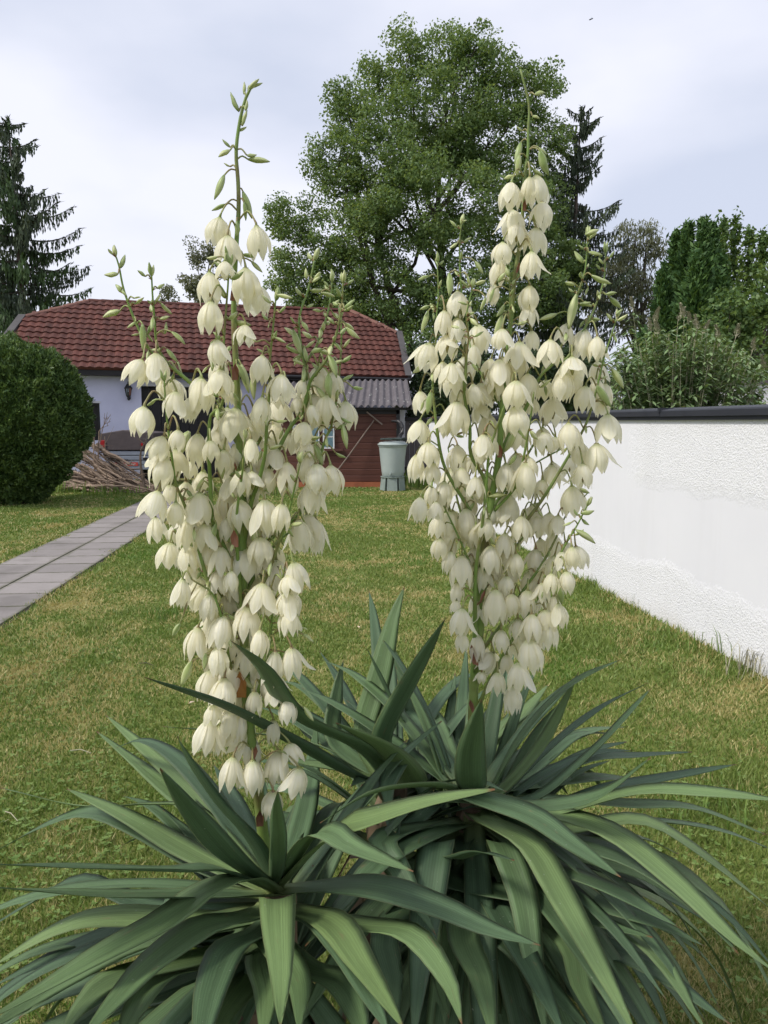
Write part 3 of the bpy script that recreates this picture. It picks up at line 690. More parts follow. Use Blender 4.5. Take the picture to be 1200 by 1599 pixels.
m = MB(); m.lathe(bc, [(.33, zr - .018), (.352, zr - .022), (.355, zr + .01), (.33, zr + .022), (.31, zr + .05), (.18, zr + .075), (.02, zr + .08)], 32); m.build('lid', M['barrel'], br, smooth=True)
m = MB(); m.tube([bc + Vector((-.06, -.262, zb + .08)), bc + Vector((-.06, -.31, zb + .08)), bc + Vector((-.06, -.325, zb + .05))], .018, 8); m.build('tap', M['stand'], br)
hz = zr + .10
hs_ = thing('garden_hose', bc + Vector((0, 0, hz)), 'dark garden hose coiled on the rain barrel lid', 'hose')
m = MB(); pts = []
for k in range(150):
    a = k * .22; rr = .235 + .075 * math.sin(k * .083) + .02 * math.sin(k * .41)
    pts.append(bc + Vector((rr * math.cos(a) + .02, rr * math.sin(a), hz + .0 + .05 * (k % 29) / 29 + .012 * math.sin(k * .7))))
m.tube(pts, .015, 5); m.build('coil', M['hose'], hs_)
m = MB()
pp = [(612, 657.5), (617, 657.5), (622, 658), (626, 661), (628.5, 668), (628, 676), (624, 683), (618, 689)]
m.tube([P(x, y, 18.3 - .05 * i) for i, (x, y) in enumerate(pp)], [.02, .03, .045, .05, .05, .05, .05, .05], 10)
dp = m.build('downpipe', M['black'], None, loc=P(625, 670, 18.2)); tag(dp, 'short black bent downpipe feeding the rain barrel', 'pipe')

# white post and grey fence to the right of the shed
pq = P(628, 640, 19.4)
po = thing('white_post', (pq.x, 19.4, 0), 'white post standing between shed and grey fence', 'post')
m = MB(); m.box((pq.x, 19.4, pq.z / 2), (.14, .14, pq.z)); m.build('shaft', M['whitepost'], po, bevel=.01)
m = MB(); m.box((pq.x, 19.4, pq.z + .02), (.19, .19, .03)); m.build('post_cap', M['whitepost'], po)
fx0, fx1 = P(633, 660, 19.8).x, P(700, 660, 19.8).x; fz = P(640, 656, 19.8).z
fe = thing('board_fence', ((fx0 + fx1) / 2, 19.8, 0), 'dark grey board fence behind the rain barrel', 'fence')
nb_ = 9
for k in range(nb_):
    w = (fx1 - fx0) / nb_; m = MB(); m.box((fx0 + (k + .5) * w, 19.8, fz / 2 + .03), (w - .012, .025, fz - .06 + rng.uniform(-.02, .02))); m.build('board', M['fencewood'], fe)
for z in (.4, fz + .02):
    m = MB(); m.beam((fx0 - .05, 19.765, z), (fx1, 19.765, z), .05, .09); m.build('rail', M['dark'], fe)

# ------------------------------------------------------------------ box trailer with tarpaulin in front of the house
TY = 19.0
tp = lambda px, py, d=0.0: P(px, py, TY + d)
x0, x1 = tp(164, 700).x, tp(234, 700).x; zt, zbt = tp(200, 704).z, tp(200, 734).z
trl = thing('box_trailer', ((x0 + x1) / 2, TY, 0), 'grey metal car trailer with taupe tarpaulin parked before the lilac house', 'trailer')
m = MB(); m.hexa([Vector((x, y, z)) for x in (x0, x1) for y in (TY + .05, TY + 1.35) for z in (zbt, zt)]); m.build('box_body', M['trailer'], trl, bevel=.01)
for k in range(4):
    a, c = zbt + (zt - zbt) * k / 4, zbt + (zt - zbt) * (k + 1) / 4
    m = MB(); m.hexa([Vector((x, y, z)) for x in (x0 + .02, x1 - .02) for y in (TY, TY + .04) for z in (a + .012, c - .008)]); m.build('tailgate_panel', M['trailer'], trl, bevel=.008)
zp = tp(200, 676).z; zpk = tp(192, 671.5).z; xs0, xs1 = tp(157, 690).x, tp(241, 690).x; xpk = tp(192, 671).x
m = MB(); vs_ = []
for y in (TY - .02, TY + 1.4): vs_ += [Vector((xs0, y, zt + .01)), Vector((xs1, y, zt + .01)), Vector((xs1, y, zp)), Vector((xpk, y, zpk)), Vector((xs0, y, zp - .02))]
m.add(vs_, [(0, 1, 2, 3, 4), (9, 8, 7, 6, 5)] + [(i, i + 5, (i + 1) % 5 + 5, (i + 1) % 5) for i in range(5)]); m.build('tarpaulin', M['tarp'], trl, bevel=.02)
for px, py in ((160.5, 693), (240.5, 722)):
    m = MB(); q = tp(px, py, -.03); m.box(q, (.12, .05, .24 if px > 200 else .17)); m.build('tail_light', M['red'], trl, bevel=.012)
q = tp(222, 694, -.04); m = MB(); m.box(q, (.05, .02, .07)); m.build('reflector', M['red'], trl)
m = MB(); m.tube([tp(230, 678, -.06), tp(230, 705, -.06)], .022, 6); m.tube([tp(223, 686, -.06), tp(231, 686, -.06)], .012, 5); m.build('corner_stake', M['verge'], trl)
m = MB(); m.box(tp(227, 716, -.02), (.10, .03, .05)); m.build('latch', M['black'], trl)
m = MB(); q0 = tp(180, 724.5, -.006); q1 = tp(216, 724.5, -.006); m.hexa([Vector((x, y, z)) for x in (q0.x, q1.x) for y in (TY - .006, TY - .002) for z in (q0.z - .05, q0.z + .04)]); m.build('red_strip', M['redband'], trl)
m = MB(); xx = q0.x + .03
while xx < q1.x - .05:
    w = rng.uniform(.018, .04); m.box((xx, TY - .008, q0.z - .005), (w, .003, rng.uniform(.025, .04))); xx += w + .012
tag(m.build('strip_print', M['pale'], trl), kind='stuff')
m = MB(); qa, qc = tp(184.5, 718, 0), tp(201, 718.5, 0); xx = qa.x
while xx < qc.x:
    h = .062 * (1 - .35 * (xx - qa.x) / (qc.x - qa.x)); m.box((xx, TY - .005, qa.z), (.009, .003, h))
    m.box((xx + .012, TY - .005, qa.z + rng.choice((-1, 0, 1)) * h * .4), (.016, .003, .01)); xx += .034
tag(m.build('maker_lettering', M['black'], trl), kind='stuff')
for px in (170, 228):
    q = tp(px, 745, .7); m = MB(); cx = q.x; n = 16
    for xx, rr in ((0,.27),):
        vs_ = [Vector((cx + d, TY + .7 + r2 * math.cos(a), .27 + r2 * math.sin(a))) for d, r2 in ((-.07, .24), (-.05, .27), (.05, .27), (.07, .24)) for a in [2 * math.pi * k / n for k in range(n)]]
        m.add(vs_, [(i * n + j, i * n + (j + 1) % n, (i + 1) * n + (j + 1) % n, (i + 1) * n + j) for i in range(3) for j in range(n)] + [tuple(range(n)), tuple(range(4 * n - 1, 3 * n - 1, -1))])
    m.build('wheel', M['rubber'], trl)

# ------------------------------------------------------------------ pile of cut branches
def stick(a, c, r0, r1, label, group, sag=.05, twigs=0):
    m = MB(); n = 6; d = c - a; pts = []
    for i in range(n + 1):
        f = i / n; pts.append(lerp(a, c, f) + Vector((rng.uniform(-1, 1), rng.uniform(-1, 1), rng.uniform(-1, 1))) * d.length * .014 + Vector((0, 0, -sag * math.sin(f * math.pi))))
    m.tube(pts, [r0 + (r1 - r0) * i / n for i in range(n + 1)], 5)
    for k in range(twigs):
        i = rng.randrange(2, n + 1); q = pts[i]; e = q + d.normalized() * rng.uniform(.15, .4) + Vector((rng.uniform(-.25, .25), rng.uniform(-.15, .15), rng.uniform(-.1, .25)))
        m.tube([q, lerp(q, e, .5) + Vector((0, 0, rng.uniform(-.03, .05))), e], [r1 * .8, r1 * .55, r1 * .3], 4)
    o = m.build('branch', M['stick'], None, loc=a); return tag(o, label, 'branch', group)
GR = 'cut branches heaped in the pile'
LB = 'dry brown cut branch lying slanted in the brushwood heap'
for k in range(84):
    f = rng.random(); lay = rng.random(); ax = 98 + 78 * f
    ytop = 690 + max(0, 142 - ax) * .75 + max(0, ax - 150) * .80
    ay = ytop + (766 - ytop) * (1 - lay) * .95
    dx = rng.uniform(30, 92); dy = dx * rng.uniform(.4, .95) if lay > .3 or ax > 140 else dx * rng.uniform(-.2, .4)
    y0 = 18.3 - .9 * (1 - lay) + rng.uniform(-.4, .5) * lay
    a = P(ax, ay, y0); c = P(min(ax + dx, 250), min(ay + dy, 770), y0 - rng.uniform(0, .5))
    a.z = max(a.z, .03); c.z = max(c.z, .025)
    r = rng.choice((.018, .022, .028, .036, .05))
    sz = 'thick' if r > .034 else 'medium' if r > .025 else 'thin'
    stick(a, c, r, r * .6, sz + ' dry brown cut branch lying slanted in the brushwood heap', sz + ' ' + GR, rng.uniform(-.03, .06), twigs=rng.choice((0, 1, 2)))
for pts, r, lb in (([(147, 752, 17.9), (147, 667, 18.0)], .022, 'thin upright stick rising from the brushwood beside the round bush'),
                   ([(154, 750, 17.9), (155, 673, 18.1)], .026, 'pale upright stick in the brushwood in front of the dark window'),
                   ([(165, 705, 17.8), (164, 681, 17.8)], .010, 'short thin upright twig before the trailer'),
                   ([(175, 752, 17.4), (245, 771, 17.2)], .03, 'long pale stick lying on the grass before the heap')):
    a, c = [P(*q) for q in pts]; a.z = max(a.z, .03); c.z = max(c.z, .03); tag(stick(a, c, r, r * .6, lb, None, 0, 1), lb, 'branch')
m = MB(); m.tube([P(x, y, 17.5) for x, y in ((225, 764), (224, 745), (220, 728), (219.5, 712), (221, 702), (226, 693), (221, 689), (215, 684))], [.045, .036, .03, .026, .022, .016, .01, .006], 6)
m.tube([P(226, 693, 17.5), P(228, 686, 17.5)], [.012, .006], 5)
tag(m.build('branch', M['stick'], None, loc=P(225, 764, 17.5)), 'bent upright branch with a crooked tip before the trailer tailgate', 'branch')
m = MB()
m.tube([P(x, y, 17.9) for x, y in ((157, 690), (160, 672), (163, 662), (168, 650))], [.012, .01, .008, .004], 5)
for a, c in (((160, 668), (170, 664)), ((163, 662), (173, 658)), ((163, 661), (164, 645)), ((166, 655), (173, 649)), ((166, 655), (162, 652)), ((168, 660), (168, 666)), ((170, 660), (173, 653)), ((165, 657), (168, 644))):
    m.tube([P(*a, 17.9), P(*c, 17.9)], [.007, .004], 4)
tag(m.build('twig', M['stick'], None, loc=P(157, 690, 17.9)), 'bare forked twig sticking up before the lilac wall', 'branch')
m = MB()
for k in range(420):
    a = P(rng.uniform(112, 235), 0, 1); px = rng.uniform(92, 236); top = 768 - 76 * max(0, 1 - abs(px - 147) / (62 if px < 147 else 82)) * rng.random()
    a = P(px, min(top, 766), rng.uniform(17.6, 18.6)); a.z = max(a.z, .02); d = Vector((rng.uniform(-.1, .5), rng.uniform(-.3, .3), rng.uniform(-.32, .04)))
    e = a + d; e.z = max(e.z, .02); m.tube([a, lerp(a, e, .5) + Vector((0, 0, .02)), e], [.008, .006, .003], 4)
tag(m.build('brushwood', M['stick']), 'tangle of thin dry twigs in the brushwood heap', kind='stuff')

# far white outbuilding behind the garden wall
a, c = P(1168, 600, 15.0), P(1215, 600, 15.0)
fo = thing('white_outbuilding', (a.x + 2.5, 16.5, 0), 'flat white outbuilding glimpsed behind the black-capped garden wall', 'building')
m = MB(); m.box((a.x + 2.5, 16.5, a.z / 2), (5.0, 3.0, a.z)); m.build('wall', M['farwhite'], fo)
m = MB(); m.box((a.x + 2.5, 16.5, a.z + .04), (5.1, 3.1, .07)); m.build('roof', M['verge'], fo)
a = P(632, 604, 26.0)
fo = thing('white_shed', (a.x + 1.4, 27, 0), 'pale white outbuilding far behind the dark shrubs right of the red roof', 'building')
m = MB(); m.box((a.x + 1.4, 27.0, a.z / 2), (2.8, 2, a.z)); m.build('wall', M['farwhite'], fo)
m = MB(); m.box((a.x + 1.4, 27.0, a.z + .04), (2.9, 2.1, .08)); m.build('roof', M['verge'], fo)
for k in range(4):
    m = MB(); m.box((a.x + .25 + k * .6, 25.98, a.z * .6), (.03, .03, a.z * .5)); m.build('glazing_bar', M['fencewood'], fo)
# ------------------------------------------------------------------ trees and shrubs
def unit(a): return a / np.maximum(np.linalg.norm(a, axis=1, keepdims=True), 1e-9)
def rhombi(C, U, Wd):
    n = len(C); V = np.empty((n, 4, 3)); V[:, 0] = C - U; V[:, 1] = C + Wd - U * .15; V[:, 2] = C + U; V[:, 3] = C - Wd - U * .15
    return V.reshape(-1, 3), np.arange(n * 4).reshape(n, 4)
def leaf_cloud(C, l, w, up=0.5, out=None, hang=0.0):
    n = len(C); nr = unit(nrg.normal(size=(n, 3)) + np.array([0, 0, up]) + (out if out is not None else 0))
    u = nrg.normal(size=(n, 3)); u[:, 2] -= hang * 2; u = unit(u - nr * np.sum(u * nr, 1, keepdims=True))
    wv = np.cross(nr, u); s = nrg.uniform(.65, 1.3, (n, 1))
    return rhombi(C, u * l * .5 * s, wv * w * .5 * s)
def clump_pts(cl, per):
    C = []; O = []
    for c, r in cl:
        d = unit(nrg.normal(size=(per, 3))); rad = nrg.uniform(.25, 1.0, (per, 1)) ** .6
        C.append(np.array(c) + d * rad * np.array(r)); O.append(d)
    return np.concatenate(C), np.concatenate(O)
def lobe_clumps(lobes, dens, rc):
    cl = []
    for c, r in lobes:
        n = max(3, int(dens * (r[0] * r[1] * r[2]) ** (2 / 3)))
        for k in range(n):
            d = unit(nrg.normal(size=(1, 3)))[0]; rad = nrg.uniform(.2, 1.0) ** .5
            if d[2] < -.3: rad *= .8
            s = rc * nrg.uniform(.6, 1.3); cl.append((np.array(c) + d * rad * np.array(r), (s * 1.15, s * 1.15, s * .8)))
    return cl
def crown(parent, cl, per, l, w, mat, name='crown', up=.6, hang=0.0):
    C, O = clump_pts(cl, per); V, F = leaf_cloud(C, l, w, up, O * .5, hang)
    return tag(np_mesh(name, V, F, mat, org(parent), parent), kind='stuff')
def wobble(a, c, n, amt):
    a, c = Vector(a), Vector(c); L = (c - a).length
    return [lerp(a, c, i / n) + Vector((rng.uniform(-1, 1), rng.uniform(-1, 1), rng.uniform(-.5, .5))) * L * amt * (0 if i in (0, n) else 1) for i in range(n + 1)]
def broadleaf(name, base, lobes, label, group, mat, dens, rc, per, l, w, r0, hang=0.0, forks=1, bark='bark', twigs=40):
    t = thing(name, base, label, 'tree', group)
    base = Vector(base); top = max(lobes, key=lambda q: q[0][2])[0]
    stems = []
    for k in range(forks):
        a = base + Vector((rng.uniform(-.3, .3) * (forks > 1), rng.uniform(-.2, .2) * (forks > 1), -.1))
        tgt = Vector(top) if k == 0 else Vector(lobes[k % len(lobes)][0])
        pts = wobble(a, tgt, 8, .02); m = MB(); m.tube(pts, [r0 * (1 - .88 * i / 8) for i in range(9)], 8); m.build('trunk', M[bark], t); stems.append(pts)
    for c, r in lobes:
        pts = min((s[rng.randrange(2, 6)] for s in stems), key=lambda q: (q - Vector(c)).length + max(0, q.z - c[2]) * 3)
        m = MB(); w_ = wobble(pts, c, 6, .035); m.tube(w_, [r0 * .36 * (1 - .8 * i / 6) for i in range(7)], 6); m.build('limb', M[bark], t)
    cl = lobe_clumps(lobes, dens, rc)
    m = MB()
    for c, r in rng.sample(cl, min(twigs, len(cl))):
        q = min(lobes, key=lambda z: (Vector(z[0]) - Vector(c)).length); m.tube(wobble(q[0], c, 3, .06), [r0 * .1, r0 * .07, r0 * .05, r0 * .02], 4)
    tag(m.build('twigs', M[bark], t), kind='stuff')
    crown(t, cl, per, l, w, mat, hang=hang); return t
def LB_(px, py, rx, ry, Y, off=0.0, rd=None):
    c = P(px, py, Y + off); s = (Y + off) / FOC; return ((c.x, c.y, c.z), (rx * s, (rd or rx) * s, ry * s))

TY_ = 33.0
lob = [LB_(*q, TY_, o) for q, o in (((457, 345, 40, 52), 0), ((470, 430, 52, 60), .5), ((545, 180, 44, 48), 0), ((530, 265, 50, 55), -1), ((590, 120, 32, 36), 1), ((640, 85, 36, 40), 0),
    ((700, 85, 34, 38), 1), ((742, 78, 36, 34), -.5), ((780, 118, 42, 50), 0), ((838, 150, 38, 52), .8), ((690, 190, 90, 90), 0), ((600, 250, 70, 75), -1), ((760, 230, 80, 85), .5),
    ((845, 250, 40, 70), 1), ((560, 370, 85, 75), -.8), ((680, 330, 100, 85), -1.5), ((800, 350, 75, 85), 0), ((600, 470, 95, 65), -.5), ((740, 470, 100, 70), -1), ((680, 545, 60, 55), -1.5), ((520, 460, 60, 50), .3), ((840, 460, 60, 70), 0), ((862, 330, 22, 50), .8), ((880, 410, 36, 60), .5))]
broadleaf('broadleaf_tree', (P(690, 650, TY_).x, TY_, 0), lob, 'large green broadleaf tree towering behind the red-tiled house', None, M['linden'], 20, .52, 135, .125, .08, .26, forks=4, twigs=160)
# small grey-green trees far behind the ridge
broadleaf('distant_tree', (P(308, 600, 62).x, 62, 0), [LB_(*q, 62) for q in ((308, 400, 14, 26), (300, 440, 22, 24), (325, 425, 18, 40), (312, 470, 26, 25), (330, 395, 8, 24))], 'tall pale distant tree above the middle of the ridge', None, M['willow'], 8, .6, 90, .24, .13, .25, .4)
broadleaf('distant_tree', (P(265, 600, 66).x, 66, 0), [LB_(*q, 66) for q in ((264, 466, 16, 16), (268, 490, 22, 20), (252, 482, 12, 12))], 'low pale distant tree just above the ridge left of the tall one', None, M['willow'], 8, .6, 90, .24, .13, .2, .4)

def spruce(name, base, H, Rm, label, seed, mat, mat2, levels=30, whorl=6, z0=.12, strand=.55, lean=0.0):
    r = random.Random(seed); t = thing(name, base, label, 'tree'); B = Vector(base)
    tp_ = [B + Vector((lean * f * H, 0, f * H - .1)) for f in [i / 8 for i in range(9)]]
    m = MB(); m.tube(tp_, [.19 * H / 13 * (1 - .93 * i / 8) for i in range(9)], 8); m.build('trunk', M['sprucebark'], t)
    C1, U1, W1_, C2, U2, W2 = [], [], [], [], [], []; bm_ = MB()
    for lv in range(levels):
        f = z0 + (1 - z0) * (lv + r.uniform(0, .6)) / levels
        if f > .985: continue
        for k in range(max(3, int(whorl * (1 - .4 * f)))):
            az = r.uniform(0, 2 * math.pi); ln = Rm * ((1 - f) ** .8 * .93 + .07) * r.choice((.55, .8, .95, 1.05, 1.15))
            d = Vector((math.cos(az), math.sin(az), 0)); o = B + Vector((lean * f * H, 0, f * H)); pts = []
            rise = .35 * max(0, f - .55); n = 9
            for i in range(n + 1):
                s = i / n; pts.append(o + d * ln * s + Vector((0, 0, ln * (rise * s - .34 * (1 - f * .7) * s * (1.25 - s) * 1.6 + .14 * s ** 3))))
            bm_.tube(pts[:8], [.035 * ln / 3 * (1 - i / 9) + .006 for i in range(8)], 4)
            green = r.random() < .32
            Cx, Ux, Wx = (C2, U2, W2) if green else (C1, U1, W1_)
            sd_ = Vector((-d.y, d.x, 0)); ns_ = int(ln / .085) + 3
            for j in range(ns_):
                s = .12 + .88 * (j + r.random()) / ns_; i = min(int(s * n), n - 1); q = lerp(pts[i], pts[i + 1], s * n - i)
                sl_ = strand * r.uniform(.4, 1.15) * (1.05 - .75 * s) * (1 - .55 * f) + .08
                for side in (-1, 1):
                    wid = (.34 * (1 - s) + .07) * r.uniform(.1, 1.0) * ln / 2.5; p0 = q + sd_ * side * wid + Vector((0, 0, -.05 * wid))
                    c_ = lerp(q, p0, .6); Cx.append(c_); Ux.append((p0 - q) * .55 + d * .06); Wx.append(d * .03)
                    nn = max(2, int(sl_ / .13))
                    for k2 in range(nn):
                        g_ = (k2 + .5) / nn; pc = p0 + Vector((r.gauss(0, .02), r.gauss(0, .02), -sl_ * g_))
                        a2 = r.uniform(0, math.pi); Cx.append(pc); Ux.append(Vector((r.gauss(0, .02), r.gauss(0, .02), sl_ / nn * .75))); Wx.append(Vector((math.cos(a2), math.sin(a2), 0)) * .042 * (1.2 - .6 * g_))
                Cx.append(q + Vector((0, 0, .02))); Ux.append((d * .10 + Vector((0, 0, r.uniform(-.01, .05)))) ); Wx.append(sd_ * .045)
            for j in range(5):
                Cx.append(pts[-1] + d * .02 * j); Ux.append((d + Vector((r.gauss(0, .4), r.gauss(0, .4), .35 + r.gauss(0, .3)))) * .09); Wx.append(sd_ * .03)
    for k in range(60):
        q = B + Vector((lean * H, 0, H * r.uniform(.95, 1.0))); C1.append(q); U1.append(Vector((r.gauss(0, .09), r.gauss(0, .09), .09))); W1_.append(Vector((.03, .01, 0)))
    tag(bm_.build('boughs', M['sprucebark'], t), kind='stuff')
    for nm, C_, U_, W_, mt in (('crown', C1, U1, W1_, mat), ('green_sprays', C2, U2, W2, mat2)):
        V, F = rhombi(np.array(C_), np.array(U_), np.array(W_)); tag(np_mesh(nm, V, F, mt, org(t), t), kind='stuff')
    return t
def tree_h(px, py, Y): return P(px, py, Y).z
sx = P(44, 500, 28).x
spruce('spruce_tree', (sx, 28, 0), tree_h(20, 182, 28), 4.5, 'tall dark spruce with drooping boughs left of the tiled roof', 3, M['spruce'], M['sprucegreen'], levels=28, whorl=8, lean=-.026, strand=.9)
spruce('spruce_tree', (P(885, 500, 35).x, 35, 0), tree_h(905, 166, 35), 4.7, 'ragged dark spruce right of the big broadleaf tree', 8, M['spruce'], M['spruce'], levels=30, whorl=8, lean=.025, strand=.9)
broadleaf('weeping_tree', (P(1000, 600, 38).x, 38, 0), [LB_(*q, 38) for q in ((992, 370, 20, 30), (1010, 380, 18, 34), (970, 400, 26, 40), (1025, 405, 18, 36), (985, 440, 40, 40), (1020, 460, 34, 40), (950, 450, 40, 40), (975, 490, 60, 40))],
    'airy grey-green weeping tree between the spruce and the cypresses', None, M['willow'], 10, .55, 105, .26, .06, .22, hang=1.6, forks=2)

def cone_tree(name, px, top, Y, rpx, label, mat, per, l, w, group, ripx=8, yb=None, column=False, cat='tree'):
    b_ = P(px, 600, Y); H = tree_h(px, top, Y); R_ = rpx / FOC * Y
    t = thing(name, (b_.x, Y, 0), label, cat, group); m = MB()
    m.tube([(b_.x, Y, -.1), (b_.x + .03, Y, H * .5), (b_.x, Y, H * .97)], [.09, .055, .01], 6); m.build('trunk', M['bark'], t)
    n = per; f = nrg.uniform(.04, 1, n) ** .85; az = nrg.uniform(0, 2 * np.pi, n)
    k_ = 9 if column else 16; nc = n // k_; n = nc * k_
    f, az = f[:nc], az[:nc]; w0 = px * 1.7
    prof = np.minimum(1.0, (1 - f) * (3.4 if column else 2.7)) * (1 - .12 * f) + .015
    lump = 1 + .30 * np.sin(az * 2 + f * 17 + w0) + .22 * np.sin(az * 3 - f * 31 + w0) + .2 * np.sin(f * 47 + az + w0)
    rad = R_ * prof * lump * (nrg.uniform(.12, 1, nc) ** (.7 if column else .55))
    C = np.stack([b_.x + rad * np.cos(az) + (.05 * np.sin(f * 14 + w0) if column else 0), Y + rad * np.sin(az), f * H], 1)
    C = np.repeat(C, k_, 0) + nrg.normal(0, 1, (n, 3)) * (np.array([.10, .10, .13]) if column else np.array([.055, .055, .10])); az = np.repeat(az, k_)
    o = np.stack([np.cos(az), np.sin(az), np.full(n, .9)], 1)
    if column: V, F = leaf_cloud(C, l, w, .4, o * .4)
    else:
        U = unit(o + nrg.normal(0, .45, (n, 3))); side = unit(np.cross(U, nrg.normal(size=(n, 3)))); s = nrg.uniform(.6, 1.3, (n, 1)); V, F = rhombi(C, U * l * .5 * s, side * w * .5 * s)
    tag(np_mesh('crown', V, F, mat, org(t), t), kind='stuff'); return t
GC, GP = 'dark cypresses behind the wall', 'slender poplars in a row'
for px, top, Y, rp, lb in ((1046, 368, 21.5, 32, 'leftmost dark green cypress beside the weeping tree'), (1064, 354, 21.0, 30, 'tall dark cypress with a blunt top, second from the weeping tree'), (1087, 346, 20.6, 32, 'tallest pointed dark cypress in the middle of the row'),
        (1101, 353, 21.2, 30, 'pointed cypress just right of the tallest one'), (1080, 402, 19.4, 44, 'broad brighter cypress in front of the pointed ones'), (1030, 425, 20.0, 36, 'low dark cypress below the weeping tree'), (1118, 408, 19.8, 30, 'short cypress in front of the slender poplars')):
    cone_tree('cypress_tree', px, top, Y, rp, lb, M['cypress'], 11500, .17, .065, GC)
for px, top, Y, rp, lb in ((1119, 346, 27, 15, 'slender poplar rising next to the cypresses'), (1137, 342, 27.5, 18, 'tallest slender poplar, second from the cypresses'), (1158, 360, 26.5, 19, 'slender poplar just left of the sky gap'),
        (1181, 368, 26, 19, 'slender poplar just right of the sky gap'), (1203, 396, 25.5, 22, 'shorter poplar at the right edge of the picture')):
    cone_tree('poplar_tree', px, top, Y, rp, lb, M['poplar'], 3000, .15, .10, GP, column=True)
broadleaf('bushy_tree', (P(1150, 600, 18).x, 18, 0), [LB_(*q, 18) for q in ((1140, 480, 34, 40), (1175, 500, 40, 50), (1205, 470, 30, 50), (1120, 530, 45, 40), (1180, 560, 45, 45))], 'bushy yellow-green tree behind the right end of the shrub', None, M['poplar'], 22, .34, 110, .12, .075, .10, twigs=60)

def shrub(name, base, lobes, label, mat, dens, rc, per, l, w, cat='shrub', hang=0.0):
    t = thing(name, base, label, cat); m = MB(); B = Vector(base)
    for c, r in lobes:
        m.tube(wobble(B + Vector((rng.uniform(-.1, .1), 0, -.05)), c, 4, .05), [.03, .025, .02, .012, .006], 5)
    tag(m.build('stems', M['bark'], t), kind='stuff'); crown(t, lobe_clumps(lobes, dens, rc), per, l, w, mat, 'foliage', hang=hang); return t
shrub('dark_shrub', (P(658, 650, 24).x, 24, 0), [LB_(*q, 24) for q in ((655, 590, 22, 50), (680, 600, 34, 60), (650, 640, 18, 24), (710, 610, 40, 60), (672, 650, 30, 30))], 'dark leafy shrub rising behind the grey board fence', M['shrubdark'], 30, .35, 170, .12, .07)
shrub('small_juniper', (P(651, 655, 20.3).x, 20.3, 0), [LB_(*q, 20.3) for q in ((650, 640, 7, 16), (652, 660, 8, 20))], 'small upright dark conifer just over the board fence', M['spruce'], 60, .12, 120, .09, .02)
shrub('dark_shrub', (P(780, 650, 21).x, 21, 0), [LB_(*q, 21) for q in ((740, 600, 60, 50), (820, 600, 60, 60), (890, 600, 50, 55), (700, 630, 40, 30))], 'wide dark shrub behind the garden wall and the right yucca blossoms', M['shrubdark'], 26, .35, 170, .12, .07)

# buddleia behind the wall
BY_ = 8.7; bb = P(1065, 640, BY_); bud_t = thing('buddleia_shrub', (bb.x, BY_, 0), 'grey-green buddleia with dry flower spikes growing behind the black-capped wall', 'shrub')
C_, U_, W_ = [], [], []; sm_ = MB()
def stem_tip(px, py, yo): return P(px, py, BY_ + yo)
tips = []
for k in range(210):
    px = rng.uniform(930, 1200); arch = ((px - 1060) / 135) ** 2
    py = 508 + 60 * arch + rng.uniform(0, 1) ** 1.3 * 118; tips.append((px, py, rng.uniform(-.55, .8)))
spk = [(986, 464), (1014, 497), (1029, 480), (1025, 500), (1063, 474), (1069, 480), (1075, 487), (1086, 492), (1108, 500), (1118, 508), (1154, 506), (1178, 528), (1190, 555)]
for px, py in spk: tips.append((px - rng.uniform(-6, 12), py + 22, rng.uniform(-.3, .3)))
for ti, (px, py, yo) in enumerate(tips):
    tp2 = stem_tip(px, py, yo); a = Vector((bb.x + (tp2.x - bb.x) * .35 + rng.uniform(-.15, .15), BY_ + yo * .4, .05))
    mid = lerp(a, tp2, .55) + Vector(((tp2.x - a.x) * -.12, 0, .18)); pts = []
    for i in range(9):
        f = i / 8; pts.append(a * (1 - f) ** 2 + mid * 2 * f * (1 - f) + tp2 * f * f)
    sm_.tube(pts, [.007 * (1 - .8 * i / 8) + .0015 for i in range(9)], 4)
    for i in range(2, 9):
        for j in range(13):
            s = rng.random(); q = lerp(pts[i - 1], pts[i], s); az = rng.uniform(0, 2 * math.pi); d = Vector((math.cos(az), math.sin(az), rng.uniform(-.1, .65))).normalized()
            ln = rng.uniform(.09, .19); w = d.cross(Vector((0, 0, 1))).normalized() * ln * rng.uniform(.10, .155)
            e = d + Vector((0, 0, -.75)); mid_ = q + d * ln * .55
            C_.append(q + d * ln * .28); U_.append(d * ln * .34); W_.append(w); C_.append(mid_ + e * ln * .2); U_.append(e * ln * .27); W_.append(w * .8)
V, F = rhombi(np.array(C_), np.array(U_), np.array(W_))
tag(np_mesh('foliage', V, F, M['budd'], org(bud_t), bud_t), kind='stuff'); tag(sm_.build('stems', M['panicle'], bud_t), kind='stuff')
for k, (px, py) in enumerate(spk):
    tpx = tips[210 + k]; a = stem_tip(*tpx); c = stem_tip(px, py, tpx[2]); ax = (c - a).normalized(); m = MB()
    for j in range(90):
        f = rng.random() ** .8; az = rng.uniform(0, 6.28); rr = .032 * (1.08 - f); q = lerp(a, c, f); o_ = Vector((math.cos(az), math.sin(az), .3)) * rr
        s = .009; t_ = o_.normalized() * .02 + ax * .012; w = ax.cross(o_).normalized() * s
        m.add([q + o_ - t_ * .4, q + o_ + w, q + o_ + t_, q + o_ - w], [(0, 1, 2, 3)])
    m.tube([a, c], [.005, .002], 4); m.build('flower_spike', M['panicle'], bud_t)

